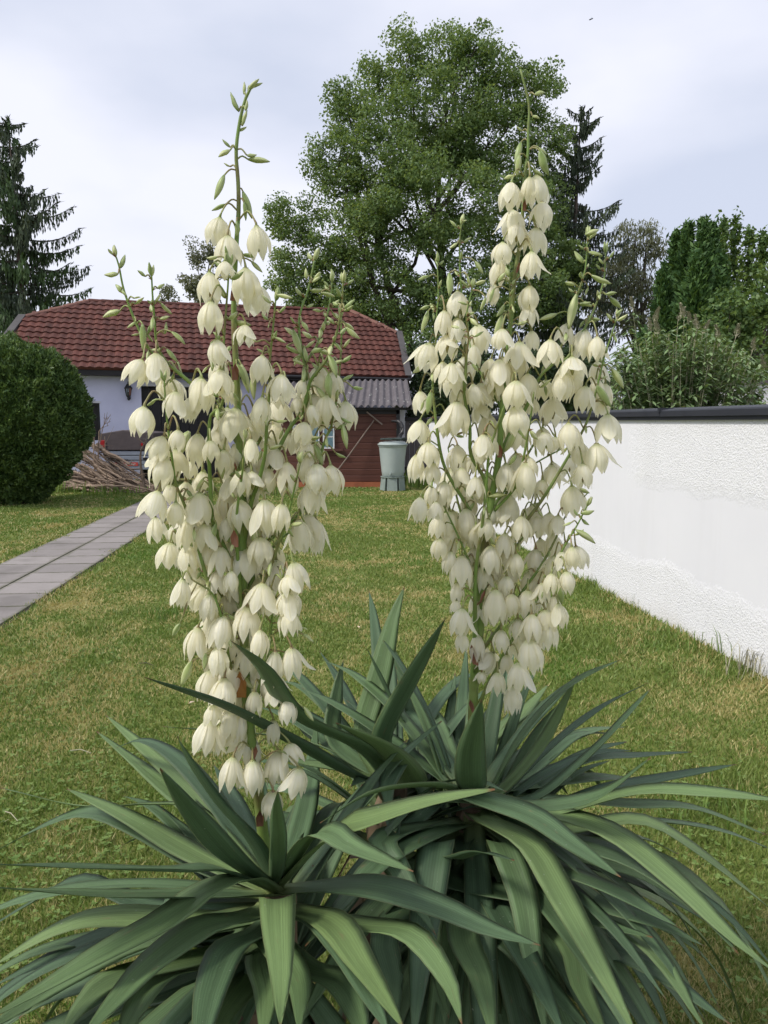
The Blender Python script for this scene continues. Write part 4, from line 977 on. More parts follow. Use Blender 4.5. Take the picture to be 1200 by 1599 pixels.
# clipped yew ball
hc_ = P(25, 664, 14.9); hr = (1.42, 1.42, 1.62)
yw = thing('clipped_yew', (hc_.x, 14.9, 0), 'large dark green clipped yew ball on the lawn beside the path', 'shrub')
n = 85000; d = unit(nrg.normal(size=(n, 3)))
lump = np.array([0.0] * n)
for a_, b_, c_, k in ((3.1, 1.7, 2.3, .026), (6.3, 5.1, 7.7, .03), (13, 11, 17, .032), (23, 29, 19, .028)):
    lump += k * np.sin(d[:, 0] * a_ + 1.3 * a_) * np.sin(d[:, 1] * b_ + b_) * np.sin(d[:, 2] * c_ + 2 * c_) * 2
rad = (1 + lump - np.abs(nrg.normal(0, .035, n)) - (nrg.random(n) < .25) * nrg.uniform(0, .12, n))[:, None]
sc = np.array(hr); flat = np.where(d[:, 2:3] < -.1, 1 - .19 * (-.1 - d[:, 2:3]) / .9, 1.0)
C = np.array([hc_.x, 14.9, max(hc_.z, 1.58)]) + d * sc * rad * np.concatenate([flat ** 2, flat ** 2, np.ones_like(flat)], 1)
U = unit(d + np.array([0, 0, .5]) + nrg.normal(0, .6, (n, 3))); side = unit(np.cross(U, nrg.normal(size=(n, 3)))); s = nrg.uniform(.5, 1.25, (n, 1))
V, F = rhombi(C, U * .050 * s, side * .018 * s)
k2 = 150; d2 = unit(nrg.normal(size=(k2, 3)) + np.array([0, 0, .6])); C2 = []; U2 = []; W2 = []
for i in range(k2):
    o_ = Vector(d2[i]); b0 = Vector((hc_.x, 14.9, 1.6)) + Vector((o_.x * hr[0], o_.y * hr[1], o_.z * hr[2])) * .97; dr_ = (o_ + Vector((rng.gauss(0, .3), rng.gauss(0, .3), .5))).normalized()
    for j in range(14):
        q = b0 + dr_ * (j * .012); n_ = Vector((rng.gauss(0, 1), rng.gauss(0, 1), rng.gauss(0, 1))).normalized(); u_ = (dr_ * .7 + n_ * .7).normalized(); C2.append(q + u_ * .02); U2.append(u_ * .024); W2.append(u_.cross(n_).normalized() * .007)
V2, F2 = rhombi(np.array(C2), np.array(U2), np.array(W2)); F2 = F2 + len(V); V = np.concatenate([V, V2]); F = np.concatenate([F, F2])
tag(np_mesh('foliage', V, F, M['yew'], org(yw), yw), kind='stuff')
m = MB(); k = 20
prof = [(1.16 * math.sin(math.pi * i / k) * (.94 if i < 9 else .78) + .001, -1.45 * -math.cos(math.pi * i / k)) for i in range(k + 1)][::-1]
m.lathe((hc_.x, 14.9, max(hc_.z, 1.58)), prof, 28); m.build('inner_growth', M['yew'], yw, smooth=True)
m = MB(); m.tube([(hc_.x, 14.9, -.05), (hc_.x, 14.9, 1.0)], [.12, .08], 8); m.build('trunk', M['bark'], yw)

# far wood closing the horizon
C = []
for k in range(420):
    x = nrg.uniform(-75, 75); y = 75 + nrg.uniform(-6, 8); C.append(((x, y, nrg.uniform(.3, 4.2 + 1.5 * math.sin(x * .2))), (1.6, 1.6, 1.2)))
cc, oo = clump_pts(C, 90); V, F = leaf_cloud(cc, .5, .3, .6, oo * .5)
tag(np_mesh('distant_wood', V, F, M['shrubdark'], (0, 0, 0)), 'low dark belt of trees far beyond the gardens', kind='stuff')
# ------------------------------------------------------------------ the two flowering yuccas
def catmull(p, n):
    p = [Vector(q) for q in p]
    if len(p) == 2: return [lerp(p[0], p[1], i / n) for i in range(n + 1)]
    q = [p[0] * 2 - p[1]] + p + [p[-1] * 2 - p[-2]]; segs = len(p) - 1; ln = [(p[i + 1] - p[i]).length + 1e-6 for i in range(segs)]; tot = sum(ln); out = []
    for k in range(n + 1):
        s = tot * k / n; i = 0
        while i < segs - 1 and s > ln[i]: s -= ln[i]; i += 1
        t = min(1, s / ln[i]); a, b, c, d = q[i:i + 4]
        out.append(.5 * ((2 * b) + (c - a) * t + (2 * a - 5 * b + 4 * c - d) * t * t + (3 * b - a - 3 * c + d) * t ** 3))
    return out
LEAF_N = 18
def leaf_mesh(mb, ctrl, width, heart, twist=0.0, chan=.16, rv=None):
    """one sword leaf: closed channelled blade along ctrl, upper side facing the plant's axis"""
    pts = catmull(ctrl, LEAF_N); rv = rng.random() if rv is None else rv
    az = Vector((pts[-1].x - heart.x, pts[-1].y - heart.y, 0))
    if az.length < .08: az = Vector((pts[-1].x - pts[2].x, pts[-1].y - pts[2].y, 0))
    az = az.normalized() if az.length > 1e-4 else Vector((0, -1, 0))
    hw = Vector((-az.y, az.x, 0)); us = (0, .25, .5, .75, 1.0); vs_ = []; st = []; k = LEAF_N + 1
    ph1, ph2 = rng.uniform(0, 6.28), rng.uniform(0, 6.28)
    for i, p in enumerate(pts):
        f = i / LEAF_N; t = (pts[min(i + 1, LEAF_N)] - pts[max(i - 1, 0)]).normalized()
        w = hw - t * hw.dot(t); w = w.normalized() if w.length > .05 else Vector((1, 0, 0))
        w = Matrix.Rotation(twist * (.25 + .75 * f) + .05 * math.sin(f * 5 + ph1), 3, t) @ w
        nr = t.cross(w)
        if nr.z < 0 and abs(twist) < .3: nr = -nr
        prof = (.70 + .30 * min(1, f / .4) ** .8) if f < .5 else max(0.0, 1 - ((f - .5) / .5) ** 1.75)
        hwid = width * .5 * prof + .0006; c = chan * (1 - .55 * f)
        for u in us:
            x = (u - .5) * 2; vs_.append(p + w * (x * hwid) + nr * (hwid * c * (abs(x) ** 1.3) * 2 + .0012 * math.sin(f * 14 + ph2) * x)); st.append((u, f, rv))
        th = .0026 * (1.25 - f)
        for u in (.75, .25):
            x = (u - .5) * 2; vs_.append(p + w * (x * hwid) + nr * (hwid * c * (abs(x) ** 1.3) * 2 - th)); st.append((u, f, rv))
    n = 7; fs = [(i * n + j, i * n + (j + 1) % n, (i + 1) * n + (j + 1) % n, (i + 1) * n + j) for i in range(LEAF_N) for j in range(n)]
    mb.add(vs_, fs, 0, st)
def traced_leaf(plant, heart, hpx, hY, pix, sign, L, width, twist=0.0, from_heart=True):
    f0 = pix[0]; px = [(hpx[0], hpx[1] + max(0, min(110, (f0[1] - hpx[1]) * .6)))] + list(pix); fold = L > 1
    if fold: L -= 1; px = [(f0[0] + 4, f0[1] + 60), (f0[0] + 1, f0[1] + 14), (f0[0], f0[1] + 1)] + list(pix)[1:]
    wts = [0.0]
    for a, b in zip(px, px[1:]): wts.append(wts[-1] + math.hypot(b[0] - a[0], b[1] - a[1]) + (70 if sign >= 0 or len(wts) > 1 else 230))
    fr = [w / wts[-1] for w in wts]
    def chain(dz): return [P(x, y, hY + sign * dz * f) for (x, y), f in zip(px, fr)]
    def ln(c): return sum((b - a).length for a, b in zip(c, c[1:]))
    lo, hi = 0.0, .62
    mag = abs(sign); sign = (sign > 0) - (sign < 0); mn = .40 if sign < 0 else .08; width *= 1.14 if sign < 0 else 1.0
    if sign == 0: dz = 0
    elif mag < 1: dz = mag * .5 if mag < .9 else .68
    elif ln(chain(mn)) >= L: dz = mn
    else:
        for _ in range(30):
            mid = (lo + hi) / 2
            if ln(chain(mid)) < L: lo = mid
            else: hi = mid
        dz = lo
    c = chain(dz)
    for q in c: q.z = max(q.z, .03)
    m = MB(); leaf_mesh(m, c, width, heart, twist); m.build('leaf', M['yleaf'], plant, smooth=True)
def fill_leaves(plant, heart, n, az0, az1, el0, el1, L0, L1, width, droop, zoff=(-.25, .0), stuff=False):
    for k in range(n):
        az = RD(rng.uniform(az0, az1)); el = RD(rng.uniform(el0, el1)); L = rng.uniform(L0, L1); d = Vector((math.sin(az), math.cos(az), 0)); p = heart + Vector((0, 0, rng.uniform(*zoff))) + d * .02
        pts = [p.copy()]; e = el; dr = rng.uniform(*droop)
        for i in range(5):
            p = p + (d * math.cos(e) + Vector((0, 0, math.sin(e)))) * (L / 5); e -= RD(dr) * (.4 + .32 * i); pts.append(p.copy())
        for q in pts: q.z = max(q.z, .035 + .01 * rng.random())
        m = MB(); leaf_mesh(m, pts, width * rng.uniform(.85, 1.1), heart, rng.uniform(-.25, .25), rv=rng.random() * .7); m.build('leaf', M['yleaf'], plant, smooth=True)

L1 = lambda l: [(x / 2, 1000 + y / 2) for x, y in l]
R1 = lambda l: [(500 + x / 1.714, 900 + y / 1.714) for x, y in l]
HLp, HLY = (430, 1395), 1.40
HRp, HRY = (738, 1240), 1.68
HCp, HCY = (610, 1225), 1.82
HL, HR, HC = P(*HLp, HLY), P(*HRp, HRY), P(*HCp, HCY)
yl = thing('yucca_plant', (HL.x, HL.y, 0), 'left nearer yucca with a tall cream-flowered stalk before the house', 'yucca', 'flowering yuccas in the lawn')
yr = thing('yucca_plant', (HR.x, HR.y, 0), 'right farther yucca with a tall cream-flowered stalk before the white wall', 'yucca', 'flowering yuccas in the lawn')
for pl, hs__ in ((yl, (HL,)), (yr, (HR, HC))):
    for hh in hs__:
        m = MB(); n = 7
        m.tube([Vector((hh.x + .02 * math.sin(i), hh.y, hh.z * i / n - .05 * (i == 0))) for i in range(n + 1)], [.085, .078, .075, .07, .065, .06, .05, .03], 10); m.build('trunk', M['deadleaf'], pl)
        m = MB()
        for k in range(16):
            an = rng.uniform(0, 6.28); d = Vector((math.cos(an), math.sin(an), 0)); a = hh + Vector((0, 0, rng.uniform(-.3, -.12))); L = rng.uniform(.25, .42); w = Vector((-d.y, d.x, 0)) * .014
            c = [a, a + d * L * .35 + Vector((0, 0, -.02)), a + d * L * .5 + Vector((0, 0, -L * .35)), a + d * L * .42 + Vector((0, 0, -L * .8))]
            for q in c: q.z = max(q.z, .03)
            m.add([c[0] - w, c[0] + w, c[1] + w, c[1] - w, c[2] + w * .7, c[2] - w * .7, c[3]], [(0, 1, 2, 3), (3, 2, 4, 5), (5, 4, 6)])
        tag(m.build('dead_leaves', M['deadleaf'], pl), kind='stuff')

# (trace, depth sign: -1 towards the viewer, +1 away, length, width, twist)
LEFT = [
    ([(740, 650), (560, 440), (330, 232)], 1, .72, .054, 0), ([(640, 570), (470, 420), (302, 284)], 1, .72, .05, 0),
    ([(790, 640), (680, 510), (600, 390), (555, 300)], -.3, .6, .056, .1), ([(720, 680), (600, 540), (500, 400)], -1, .6, .040, .55),
    ([(700, 720), (560, 650), (390, 550), (208, 463)], .3, .62, .058, 0), ([(650, 720), (420, 590), (280, 540), (140, 580), (-20, 662)], 1, .78, .058, 0),
    ([(640, 540), (480, 512), (260, 520), (0, 460)], 1, .78, .030, .6), ([(690, 722), (560, 722), (300, 712), (-40, 698)], -1, .70, .046, .1),
    ([(640, 800), (560, 800), (300, 797), (-60, 768)], -1, .68, .046, .1), ([(770, 748), (640, 790), (520, 880), (330, 980), (100, 1110), (-30, 1180)], -1, .74, .055, .15),
    ([(775, 872), (640, 900), (480, 1010), (380, 1110), (250, 1250)], -1, .66, .055, 0), ([(815, 920), (720, 965), (670, 1070), (640, 1190), (615, 1330)], -1, .62, .055, 0),
    ([(868, 808), (870, 900), (878, 1050), (874, 1215)], -1, 1.60, .054, 0), ([(1000, 880), (1080, 970), (1140, 1080), (1215, 1225)], -1, .62, .055, 0),
    ([(940, 1030), (1060, 1070), (1120, 1180), (1150, 1300)], -1, .5, .055, 0), ([(700, 880), (350, 870), (180, 905), (-20, 1015)], -.3, .7, .055, 0),
    ([(480, 835), (250, 752), (100, 820), (-30, 895)], 1, .75, .05, 0), ([(600, 920), (400, 960), (200, 1065), (80, 1140), (-40, 1220)], -1, .68, .055, 0),
    ([(650, 1010), (500, 1055), (420, 1160), (370, 1280)], -1, .6, .058, 0), ([(720, 980), (400, 1050), (280, 1120), (180, 1250)], -1, .66, .058, 0),
    ([(872, 650), (866, 540), (868, 470)], -1, .4, .026, .2), ([(930, 620), (965, 470), (990, 255)], 1, .62, .056, .1), ([(770, 580), (710, 460), (668, 388)], 1, .5, .046, .2),
    ([(790, 640), (750, 540), (715, 440)], 1, .45, .05, 0), ([(905, 640), (945, 520), (985, 410)], 1, .5, .05, 0), ([(960, 720), (1040, 620), (1090, 560)], 1, .55, .05, 0),
    ([(820, 1000), (835, 1100), (820, 1260)], -1, .5, .05, 0), ([(560, 1060), (300, 1180), (180, 1260)], -1, .6, .055, 0), ([(850, 940), (930, 1060), (935, 1230)], -1, .5, .05, 0),
    ([(760, 1100), (700, 1180), (680, 1260)], -1, .45, .05, 0), ([(500, 880), (200, 980), (0, 1070), (-40, 1100)], -.3, .68, .052, 0), ([(420, 960), (180, 1090), (60, 1180)], -.4, .6, .05, 0),
]
LEFT2 = [  # left plant's leaves traced in the other frame
    ([(40, 690), (130, 655), (300, 602), (468, 570)], -1, .60, .056, .5), ([(-10, 690), (90, 727), (250, 790)], -1, .55, .052, .2),
    ([(110, 835), (300, 882), (450, 945), (590, 988)], -1, .62, .055, .15), ([(20, 925), (110, 1040), (225, 1210)], -1, .62, .055, 0), ([(90, 940), (240, 960), (340, 1080), (380, 1200)], -1, .62, .055, 0)]
RIGHT = [
    ([(330, 620), (345, 420), (362, 258)], 1, .55, .044, 0), ([(375, 500), (392, 185)], 1, .55, .040, .1), ([(405, 560), (405, 470), (432, 328)], -1, .48, .056, 0), ([(455, 540), (505, 450), (548, 366)], 1, .5, .046, .2),
    ([(330, 570), (450, 440), (540, 372), (638, 313)], 1, .6, .05, 0), ([(480, 580), (600, 440), (692, 256)], 0, .6, .032, .9), ([(560, 605), (720, 482), (888, 298)], -.3, .66, .05, .2), ([(490, 590), (620, 468), (720, 415), (825, 402)], 1, .7, .052, 0),
    ([(510, 600), (700, 495), (850, 480), (995, 470)], 1, .72, .05, 0), ([(560, 620), (740, 590), (885, 486)], -1, .6, .036, .8), ([(600, 640), (850, 578), (1050, 580), (1260, 604)], -1, .70, .054, .1),
    ([(620, 620), (800, 565), (1115, 503)], 1, .70, .048, .2), ([(650, 600), (820, 612), (1000, 620), (1195, 692)], 1, .82, .044, .1), ([(600, 635), (780, 690), (950, 820), (1100, 965), (1230, 1070)], -1, .74, .056, 0),
    ([(640, 680), (850, 655), (1000, 730), (1220, 900)], -.4, .74, .052, 0), ([(450, 662), (560, 722), (640, 850), (740, 1030), (850, 1235)], -1, .70, .056, 0), ([(490, 716), (540, 850), (565, 1000), (610, 1260)], -1, 1.66, .058, 0),
    ([(312, 716), (292, 850), (272, 1000), (248, 1260)], -1, 1.68, .064, 0), ([(405, 592), (560, 640), (680, 720), (805, 805)], -1, .58, .048, .4), ([(350, 820), (600, 868), (760, 930), (890, 966)], -1, .62, .055, .2),
    ([(350, 865), (500, 980), (600, 1085), (760, 1260)], -1, .62, .056, 0), ([(360, 755), (430, 740), (520, 760)], -1, .5, .046, 0), ([(640, 790), (800, 850), (965, 942)], -1, .6, .052, 0), ([(690, 860), (900, 930), (1034, 992)], -1, .62, .05, 0),
    ([(700, 965), (900, 1060), (1100, 1200)], -1, .66, .055, 0), ([(820, 830), (1040, 990), (1150, 1250)], -1, .70, .055, 0), ([(840, 740), (1040, 850), (1150, 1000), (1230, 1150)], -.5, .74, .05, 0),
    ([(650, 960), (700, 1100), (780, 1260)], -1, .6, .055, 0), ([(380, 950), (430, 1080), (470, 1260)], -1, .6, .055, 0), ([(190, 930), (195, 1080), (200, 1260)], -1, .6, .056, 0), ([(310, 900), (320, 1080), (345, 1182)], -1, .5, .032, .3),
    ([(180, 700), (220, 800), (310, 960)], -1, .5, .056, 0), ([(290, 700), (160, 770), (60, 880), (-40, 990)], -1, .60, .055, .15), ([(300, 560), (140, 580), (0, 660)], -1, .55, .026, 1.0),
    ([(600, 700), (820, 760), (1000, 880), (1120, 1010)], -1, .66, .054, 0), ([(560, 760), (760, 900), (900, 1010), (1040, 1230)], -1, .66, .055, 0), ([(480, 900), (560, 1040), (660, 1240)], -1, .6, .054, 0),
    ([(640, 740), (860, 800), (1010, 905)], -.5, .62, .05, 0), ([(600, 560), (760, 540), (930, 560)], 1, .65, .05, 0), ([(540, 540), (680, 430), (780, 420)], 1, .6, .05, 0), ([(420, 500), (440, 400), (470, 330)], 1, .5, .045, 0), ([(470, 470), (560, 350), (610, 290)], 1, .55, .045, 0),
]
CENTR = [
    ([(120, 430), (160, 270), (195, 120), (226, 28)], .35, .66, .062, 0), ([(170, 440), (240, 290), (337, 110)], -.35, .62, .060, 0), ([(40, 440), (45, 310), (63, 223)], .35, .5, .052, 0), ([(290, 500), (260, 380), (188, 172)], .4, .66, .050, 0),
    ([(250, 470), (190, 330), (124, 188)], 0, .58, .02, .9), ([(250, 555), (180, 468), (42, 392)], -1, .56, .056, .2), ([(120, 470), (-60, 380), (-150, 250), (-238, 172)], -.95, .74, .056, .1),
    ([(100, 540), (-60, 450), (-250, 350), (-470, 270)], -.92, .74, .036, .5), ([(60, 480), (-100, 430), (-420, 402)], 1, .7, .022, .8), ([(80, 440), (-60, 350), (-120, 290)], 1, .6, .04, .3), ([(60, 470), (-40, 420), (-90, 310)], 1, .55, .03, .5),
    ([(150, 400), (20, 330), (-80, 280)], 1, .6, .036, .4), ([(60, 520), (-50, 500), (-130, 470)], -.4, .45, .05, 0), ([(210, 500), (180, 560), (190, 640)], -1, .4, .05, 0),
]
for p, s, L, w, tw in LEFT: traced_leaf(yl, HL, HLp, HLY, L1(p), s, L, w, tw)
for p, s, L, w, tw in LEFT2: traced_leaf(yl, HL, HLp, HLY, R1(p), s, L, w, tw)
for p, s, L, w, tw in RIGHT: traced_leaf(yr, HR, HRp, HRY, R1(p), s, L, w, tw)
for p, s, L, w, tw in CENTR: traced_leaf(yr, HC, HCp, HCY, R1(p), s, L, w, tw)
fill_leaves(yl, HL, 26, 195, 290, -22, 22, .52, .68, .042, (7, 17)); fill_leaves(yl, HL, 14, 120, 240, -45, -12, .42, .56, .052, (8, 18), (-.3, -.08)); fill_leaves(yl, HL, 12, 290, 420, 0, 50, .5, .64, .05, (8, 20))
fill_leaves(yr, HR, 24, 60, 165, -26, 16, .55, .72, .042, (7, 17)); fill_leaves(yr, HR, 34, 110, 255, -50, -5, .5, .68, .055, (8, 18), (-.3, -.04)); fill_leaves(yr, HR, 12, 130, 235, -75, -50, .4, .5, .055, (4, 10), (-.35, -.15)); fill_leaves(yl, HL, 12, 110, 250, -75, -45, .4, .5, .055, (4, 10), (-.35, -.15)); fill_leaves(yr, HR, 14, -60, 80, 5, 45, .5, .62, .05, (8, 20))
fill_leaves(yr, HC, 26, -80, 60, -8, 62, .45, .62, .044, (5, 15)); fill_leaves(yr, HC, 14, 120, 255, 5, 55, .35, .48, .042, (6, 14)); fill_leaves(yr, HR, 16, -60, 110, 25, 70, .40, .55, .038, (4, 12)); fill_leaves(yl, HL, 10, -70, 80, 25, 62, .40, .5, .038, (4, 12))

# ---- flower parts
def petal_grid(opn, az, off, lift, seed):
    """one tepal hanging along -Z, unit length, unit bell width"""
    r = random.Random(seed); nt, nu = 8, 4; vs_ = []; st = []; o = opn + lift; rv = r.random(); side = r.uniform(-.05, .05)
    for i in range(nt + 1):
        t = i / nt
        rc = float(np.interp(t, (0, .1, .3, .5, .7, .86, 1), (.07, .26, .44, .50, .45, .34, .29)))
        ro = float(np.interp(t, (0, .1, .3, .55, .8, 1), (.07, .24, .42, .56, .68, .80)))
        rad = rc + (ro - rc) * min(o, 1.3) + off * min(1, t * 4); zc = -t * (1 - .13 * max(0, o) * t)
        if o > .6: zc += .05 * max(0, t - .75) * 4 * (o - .6)
        amax = RD(35); a = amax * float(np.interp(t, (0, .15, .4, .6, .78, .92, 1), (.55, .85, 1.0, .90, .60, .24, .03)))
        rr = max(rad, .06) if o < .7 else min(max(rad, .06), .56)
        for j in range(nu + 1):
            x = j / nu * 2 - 1; an = a * x * (.5 / max(rr, .25)) ** .35; an2 = az + an + side * t
            ra = rad - (1 - math.cos(an)) * .02 + .034 * (1 - abs(x)) ** 2 * math.sin(math.pi * t) - .03 * abs(x) ** 2 * math.sin(math.pi * t) + .03 * abs(x) ** 4 * t
            vs_.append(Vector((ra * math.cos(an2), ra * math.sin(an2), zc + .01 * x * x))); st.append((j / nu, t, rv))
    fs = [(i * (nu + 1) + j, i * (nu + 1) + j + 1, (i + 1) * (nu + 1) + j + 1, (i + 1) * (nu + 1) + j) for i in range(nt) for j in range(nu)]
    return vs_, fs, st
corollas, petalsets = [], []
for k, opn in enumerate((0.0, .05, .12, .2, .28, .4, .55, .75)):
    for rep in range(2):
        r = random.Random(100 + k * 7 + rep); whole = MB(); ps = []; peel = r.randrange(6) if r.random() < .75 else -1
        for j in range(6):
            inner = j % 2; q = petal_grid(opn + r.uniform(-.05, .07), j * math.pi / 3 + r.uniform(-.08, .08), -.055 if inner else .012, (r.uniform(.3, .95) if j == peel else 0) - .03 * inner, k * 31 + rep * 7 + j)
            whole.add(q[0], q[1], 0, q[2]); s = MB(); s.add(q[0], q[1], 0, q[2]); ps.append(s.mesh('petal', M['petal'], smooth=True))
        corollas.append((opn, whole.mesh('corolla', M['petal'], smooth=True))); petalsets.append((opn, ps))
def bud_mb(fat, seed):
    r = random.Random(seed); m = MB(); n, k = 12, 9; vs_ = []; st = []
    for i in range(k):
        t = i / (k - 1); rad = fat * .5 * math.sin(math.pi * min(1, t * .93 + .05)) ** .8 * (1.12 - .35 * t) + .004
        bend = .05 * math.sin(t * 3) * r.uniform(.5, 1.2)
        for j in range(n):
            a = 2 * math.pi * j / n; rr = rad * (1 + .10 * math.cos(a * 3)); vs_.append(Vector((rr * math.cos(a) + bend, rr * math.sin(a), t))); st.append(((math.cos(a * 3) + 1) / 2, t, .5))
    m.add(vs_, [(i * n + j, i * n + (j + 1) % n, (i + 1) * n + (j + 1) % n, (i + 1) * n + j) for i in range(k - 1) for j in range(n)] + [tuple(range(n - 1, -1, -1)), tuple((k - 1) * n + j for j in range(n))], 0, st)
    return m.mesh('bud', M['bud'], smooth=True)
buds = [bud_mb(f, i) for i, f in enumerate((.26, .30, .34, .24))]

class Stalk:
    def __init__(s, plant, depth, dscale):
        s.plant, s.depth, s.ds, s.br, s.samp, s.taken = plant, depth, dscale, [], [], []
    def branch(s, px, d0=0.0, d1=0.0, r0=.0045, r1=.0014, name='branch', bract=True):
        k = len(px); pts = [P(x, y, s.depth + d0 + (d1 - d0) * i / (k - 1)) for i, (x, y) in enumerate(px)]
        sm = catmull(pts, max(10, k * 4)); n = len(sm); m = MB()
        m.tube(sm, [r0 + (r1 - r0) * (i / (n - 1)) for i in range(n)], 7)
        o = m.build(name, M['stem'], s.plant, smooth=True); idx = len(s.br); s.br.append((sm, r0, r1, o, name))
        for i, q in enumerate(sm):
            x, y, w = proj(q); s.samp.append((x, y, q, idx, i / (n - 1)))
        return o
    def nearest(s, x, y):
        return min(s.samp, key=lambda q: (q[0] - x) ** 2 + ((q[1] - y) * (1.0 if q[1] > y else .8)) ** 2 + (40 if q[1] > y + 14 else 0))
    def bract(s, q, d, ln, parent, mt='bract'):
        u = Vector(d).normalized(); sx = u.cross(Vector((0, 0, 1))); sx = sx.normalized() if sx.length > .01 else Vector((1, 0, 0)); nn = u.cross(sx); w = ln * .26; m = MB()
        m.add([q - sx * w * .5, q + sx * w * .5, q + u * ln * .45 + sx * w * .6 + nn * w * .25, q + u * ln * .45 - sx * w * .6 + nn * w * .25, q + u * ln - Vector((0, 0, ln * .25)), q + u * ln * .45 - nn * w * .25],
              [(0, 1, 5), (1, 2, 5), (0, 5, 3), (5, 2, 4), (3, 5, 4)]); m.build('bract', M[mt], parent)
    def flower(s, top, bot, wpx, split, yoff=None, node=None):
        nx = node or s.nearest(top[0], top[1] - 6); q = nx[2]
        mid = ((top[0] + bot[0]) / 2, (top[1] + bot[1]) / 2); dY = yoff if yoff is not None else rng.uniform(-.05, .012)
        Y = q.y + dY; t = P(*top, Y); b = P(*bot, Y); ln = (b - t).length; scale = (P(top[0] + 10, top[1], Y) - t).length / 10; wm = max(.022, min(wpx * scale, .095))
        axis = (b - t) + Vector((0, rng.uniform(-.3, .22) * ln, 0)); axis.normalize()
        opn = max(0.0, min(.75, (wpx / (math.hypot(bot[0] - top[0], bot[1] - top[1]) + 1) - .74) * 1.3 + rng.uniform(.0, .34)))
        k = min(range(len(corollas)), key=lambda i: abs(corollas[i][0] - opn) + rng.uniform(0, .06))
        wm = wm * 1.16 / (1 + .5 * corollas[k][0]); ln = max(ln * 1.14, wm * 1.06)
        m = MB(); cap = t - axis * (.004); mid_ = lerp(q, cap, .55) + Vector((0, 0, .010 + (cap - q).length * .22))
        if (cap - q).length > .16: q = cap + (q - cap).normalized() * .16
        m.tube(catmull([q, mid_, cap, t + axis * ln * .04], 8), [.0017] * 7 + [.0022, .003], 5)
        m.tube([t - axis * .001, t + axis * ln * .06, t + axis * ln * .5, t + axis * ln * .72], [wm * .09, wm * .11, wm * .10, wm * .03], 6)
        fo = m.build('flower', M['pedicel'], s.plant, smooth=True)
        rot = (-axis).to_track_quat('Z', 'Y').to_matrix() @ Matrix.Rotation(rng.uniform(0, 6.28), 3, 'Z')
        wm *= rng.uniform(.92, 1.08); mat = Matrix.Translation(t - org(fo)) @ rot.to_4x4() @ Matrix.Diagonal((wm, wm, ln, 1))
        if split:
            for pm in petalsets[k][1]:
                o = link('petal', pm, fo); o.matrix_local = mat
        else:
            o = link('corolla', corollas[k][1], fo); o.matrix_local = mat
        s.taken.append((t + b) / 2)
        return fo
    def bud(s, base, tip, node=None, pedal=True):
        a, c = base, tip; ln = (c - a).length; o = link('bud', rng.choice(buds), s.plant)
        rot = (c - a).to_track_quat('Z', 'Y').to_matrix() @ Matrix.Rotation(rng.uniform(0, 6.28), 3, 'Z')
        f = 1.0 if ln > .03 else 1.1; o.matrix_local = Matrix.Translation(a - org(s.plant)) @ rot.to_4x4() @ Matrix.Diagonal((ln * f, ln * f, ln, 1))
        if node is not None and (node - a).length > .004:
            m = MB(); mid = lerp(node, a, .5) + Vector((0, 0, .006)); m.tube(catmull([node, mid, a, lerp(a, c, .08)], 6), .0015, 5); m.build('pedicel', M['pedicel'], s.plant, smooth=True)
    def bud_px(s, bpx, tpx, dY=None):
        nx = s.nearest(*bpx); Y = nx[2].y + (rng.uniform(-.02, .01) if dY is None else dY); s.bud(P(*bpx, Y), P(*tpx, Y + rng.uniform(-.008, .008)), nx[2])
    def auto_buds(s, idx, f0, n, size=(.019, .031), down=.35):
        low = down > 1
        sm, r0, r1, o, nm = s.br[idx]; L = len(sm) - 1
        for k in range(n):
            f = f0 + ((1 if not low else .75) - f0) * (k + rng.uniform(.1, .9)) / n; i = f * L; q = lerp(sm[int(i)], sm[min(int(i) + 1, L)], i - int(i)); t = (sm[min(int(i) + 1, L)] - sm[max(int(i) - 1, 0)]).normalized()
            an = k * 2.4 + rng.uniform(-.5, .5); d = Vector((math.cos(an), math.sin(an) * .8, 0)); up = (f - down) * 1.6 + rng.uniform(-.5, .4)
            dirn = (d + Vector((0, 0, max(-1.2, min(1.0, up))))).normalized(); ped = rng.uniform(.008, .02) * (1.2 - .6 * f); ln = rng.uniform(*size) * (1.15 - .45 * f)
            a = q + (d + t * .4).normalized() * ped; s.bud(a, a + dirn * ln, q)
            s.bract(q, d * .7 + t * .5, rng.uniform(.009, .019), s.plant)
        if low: return
        q = sm[-1]; t = (sm[-1] - sm[-2]).normalized()
        for k in range(3): s.bud(q - t * .004, q + (t + Vector((rng.uniform(-.35, .35), rng.uniform(-.3, .3), 0))).normalized() * rng.uniform(.013, .021))
    def back_fill(s, n, y0, y1, w=(.034, .043)):
        c = [q for q in s.samp if y0 < q[1] < y1]; k = 0; tries = 0
        while k < n and tries < n * 12:
            tries += 1; q = rng.choice(c); dx = rng.uniform(-26, 26); dy = rng.uniform(0, 22); yo = rng.uniform(.012, .085)
            p = P(q[0] + dx, q[1] + dy + 18, q[2].y + yo)
            if any((p - z).length < .024 for z in s.taken): continue
            sc = FOC / (q[2].y + yo); wp = rng.uniform(*w) * sc; tl = rng.uniform(-.3, .3) * wp
            s.flower((q[0] + dx, q[1] + dy), (q[0] + dx + tl, q[1] + dy + wp * rng.uniform(1.05, 1.3)), wp, False, yo, q); k += 1

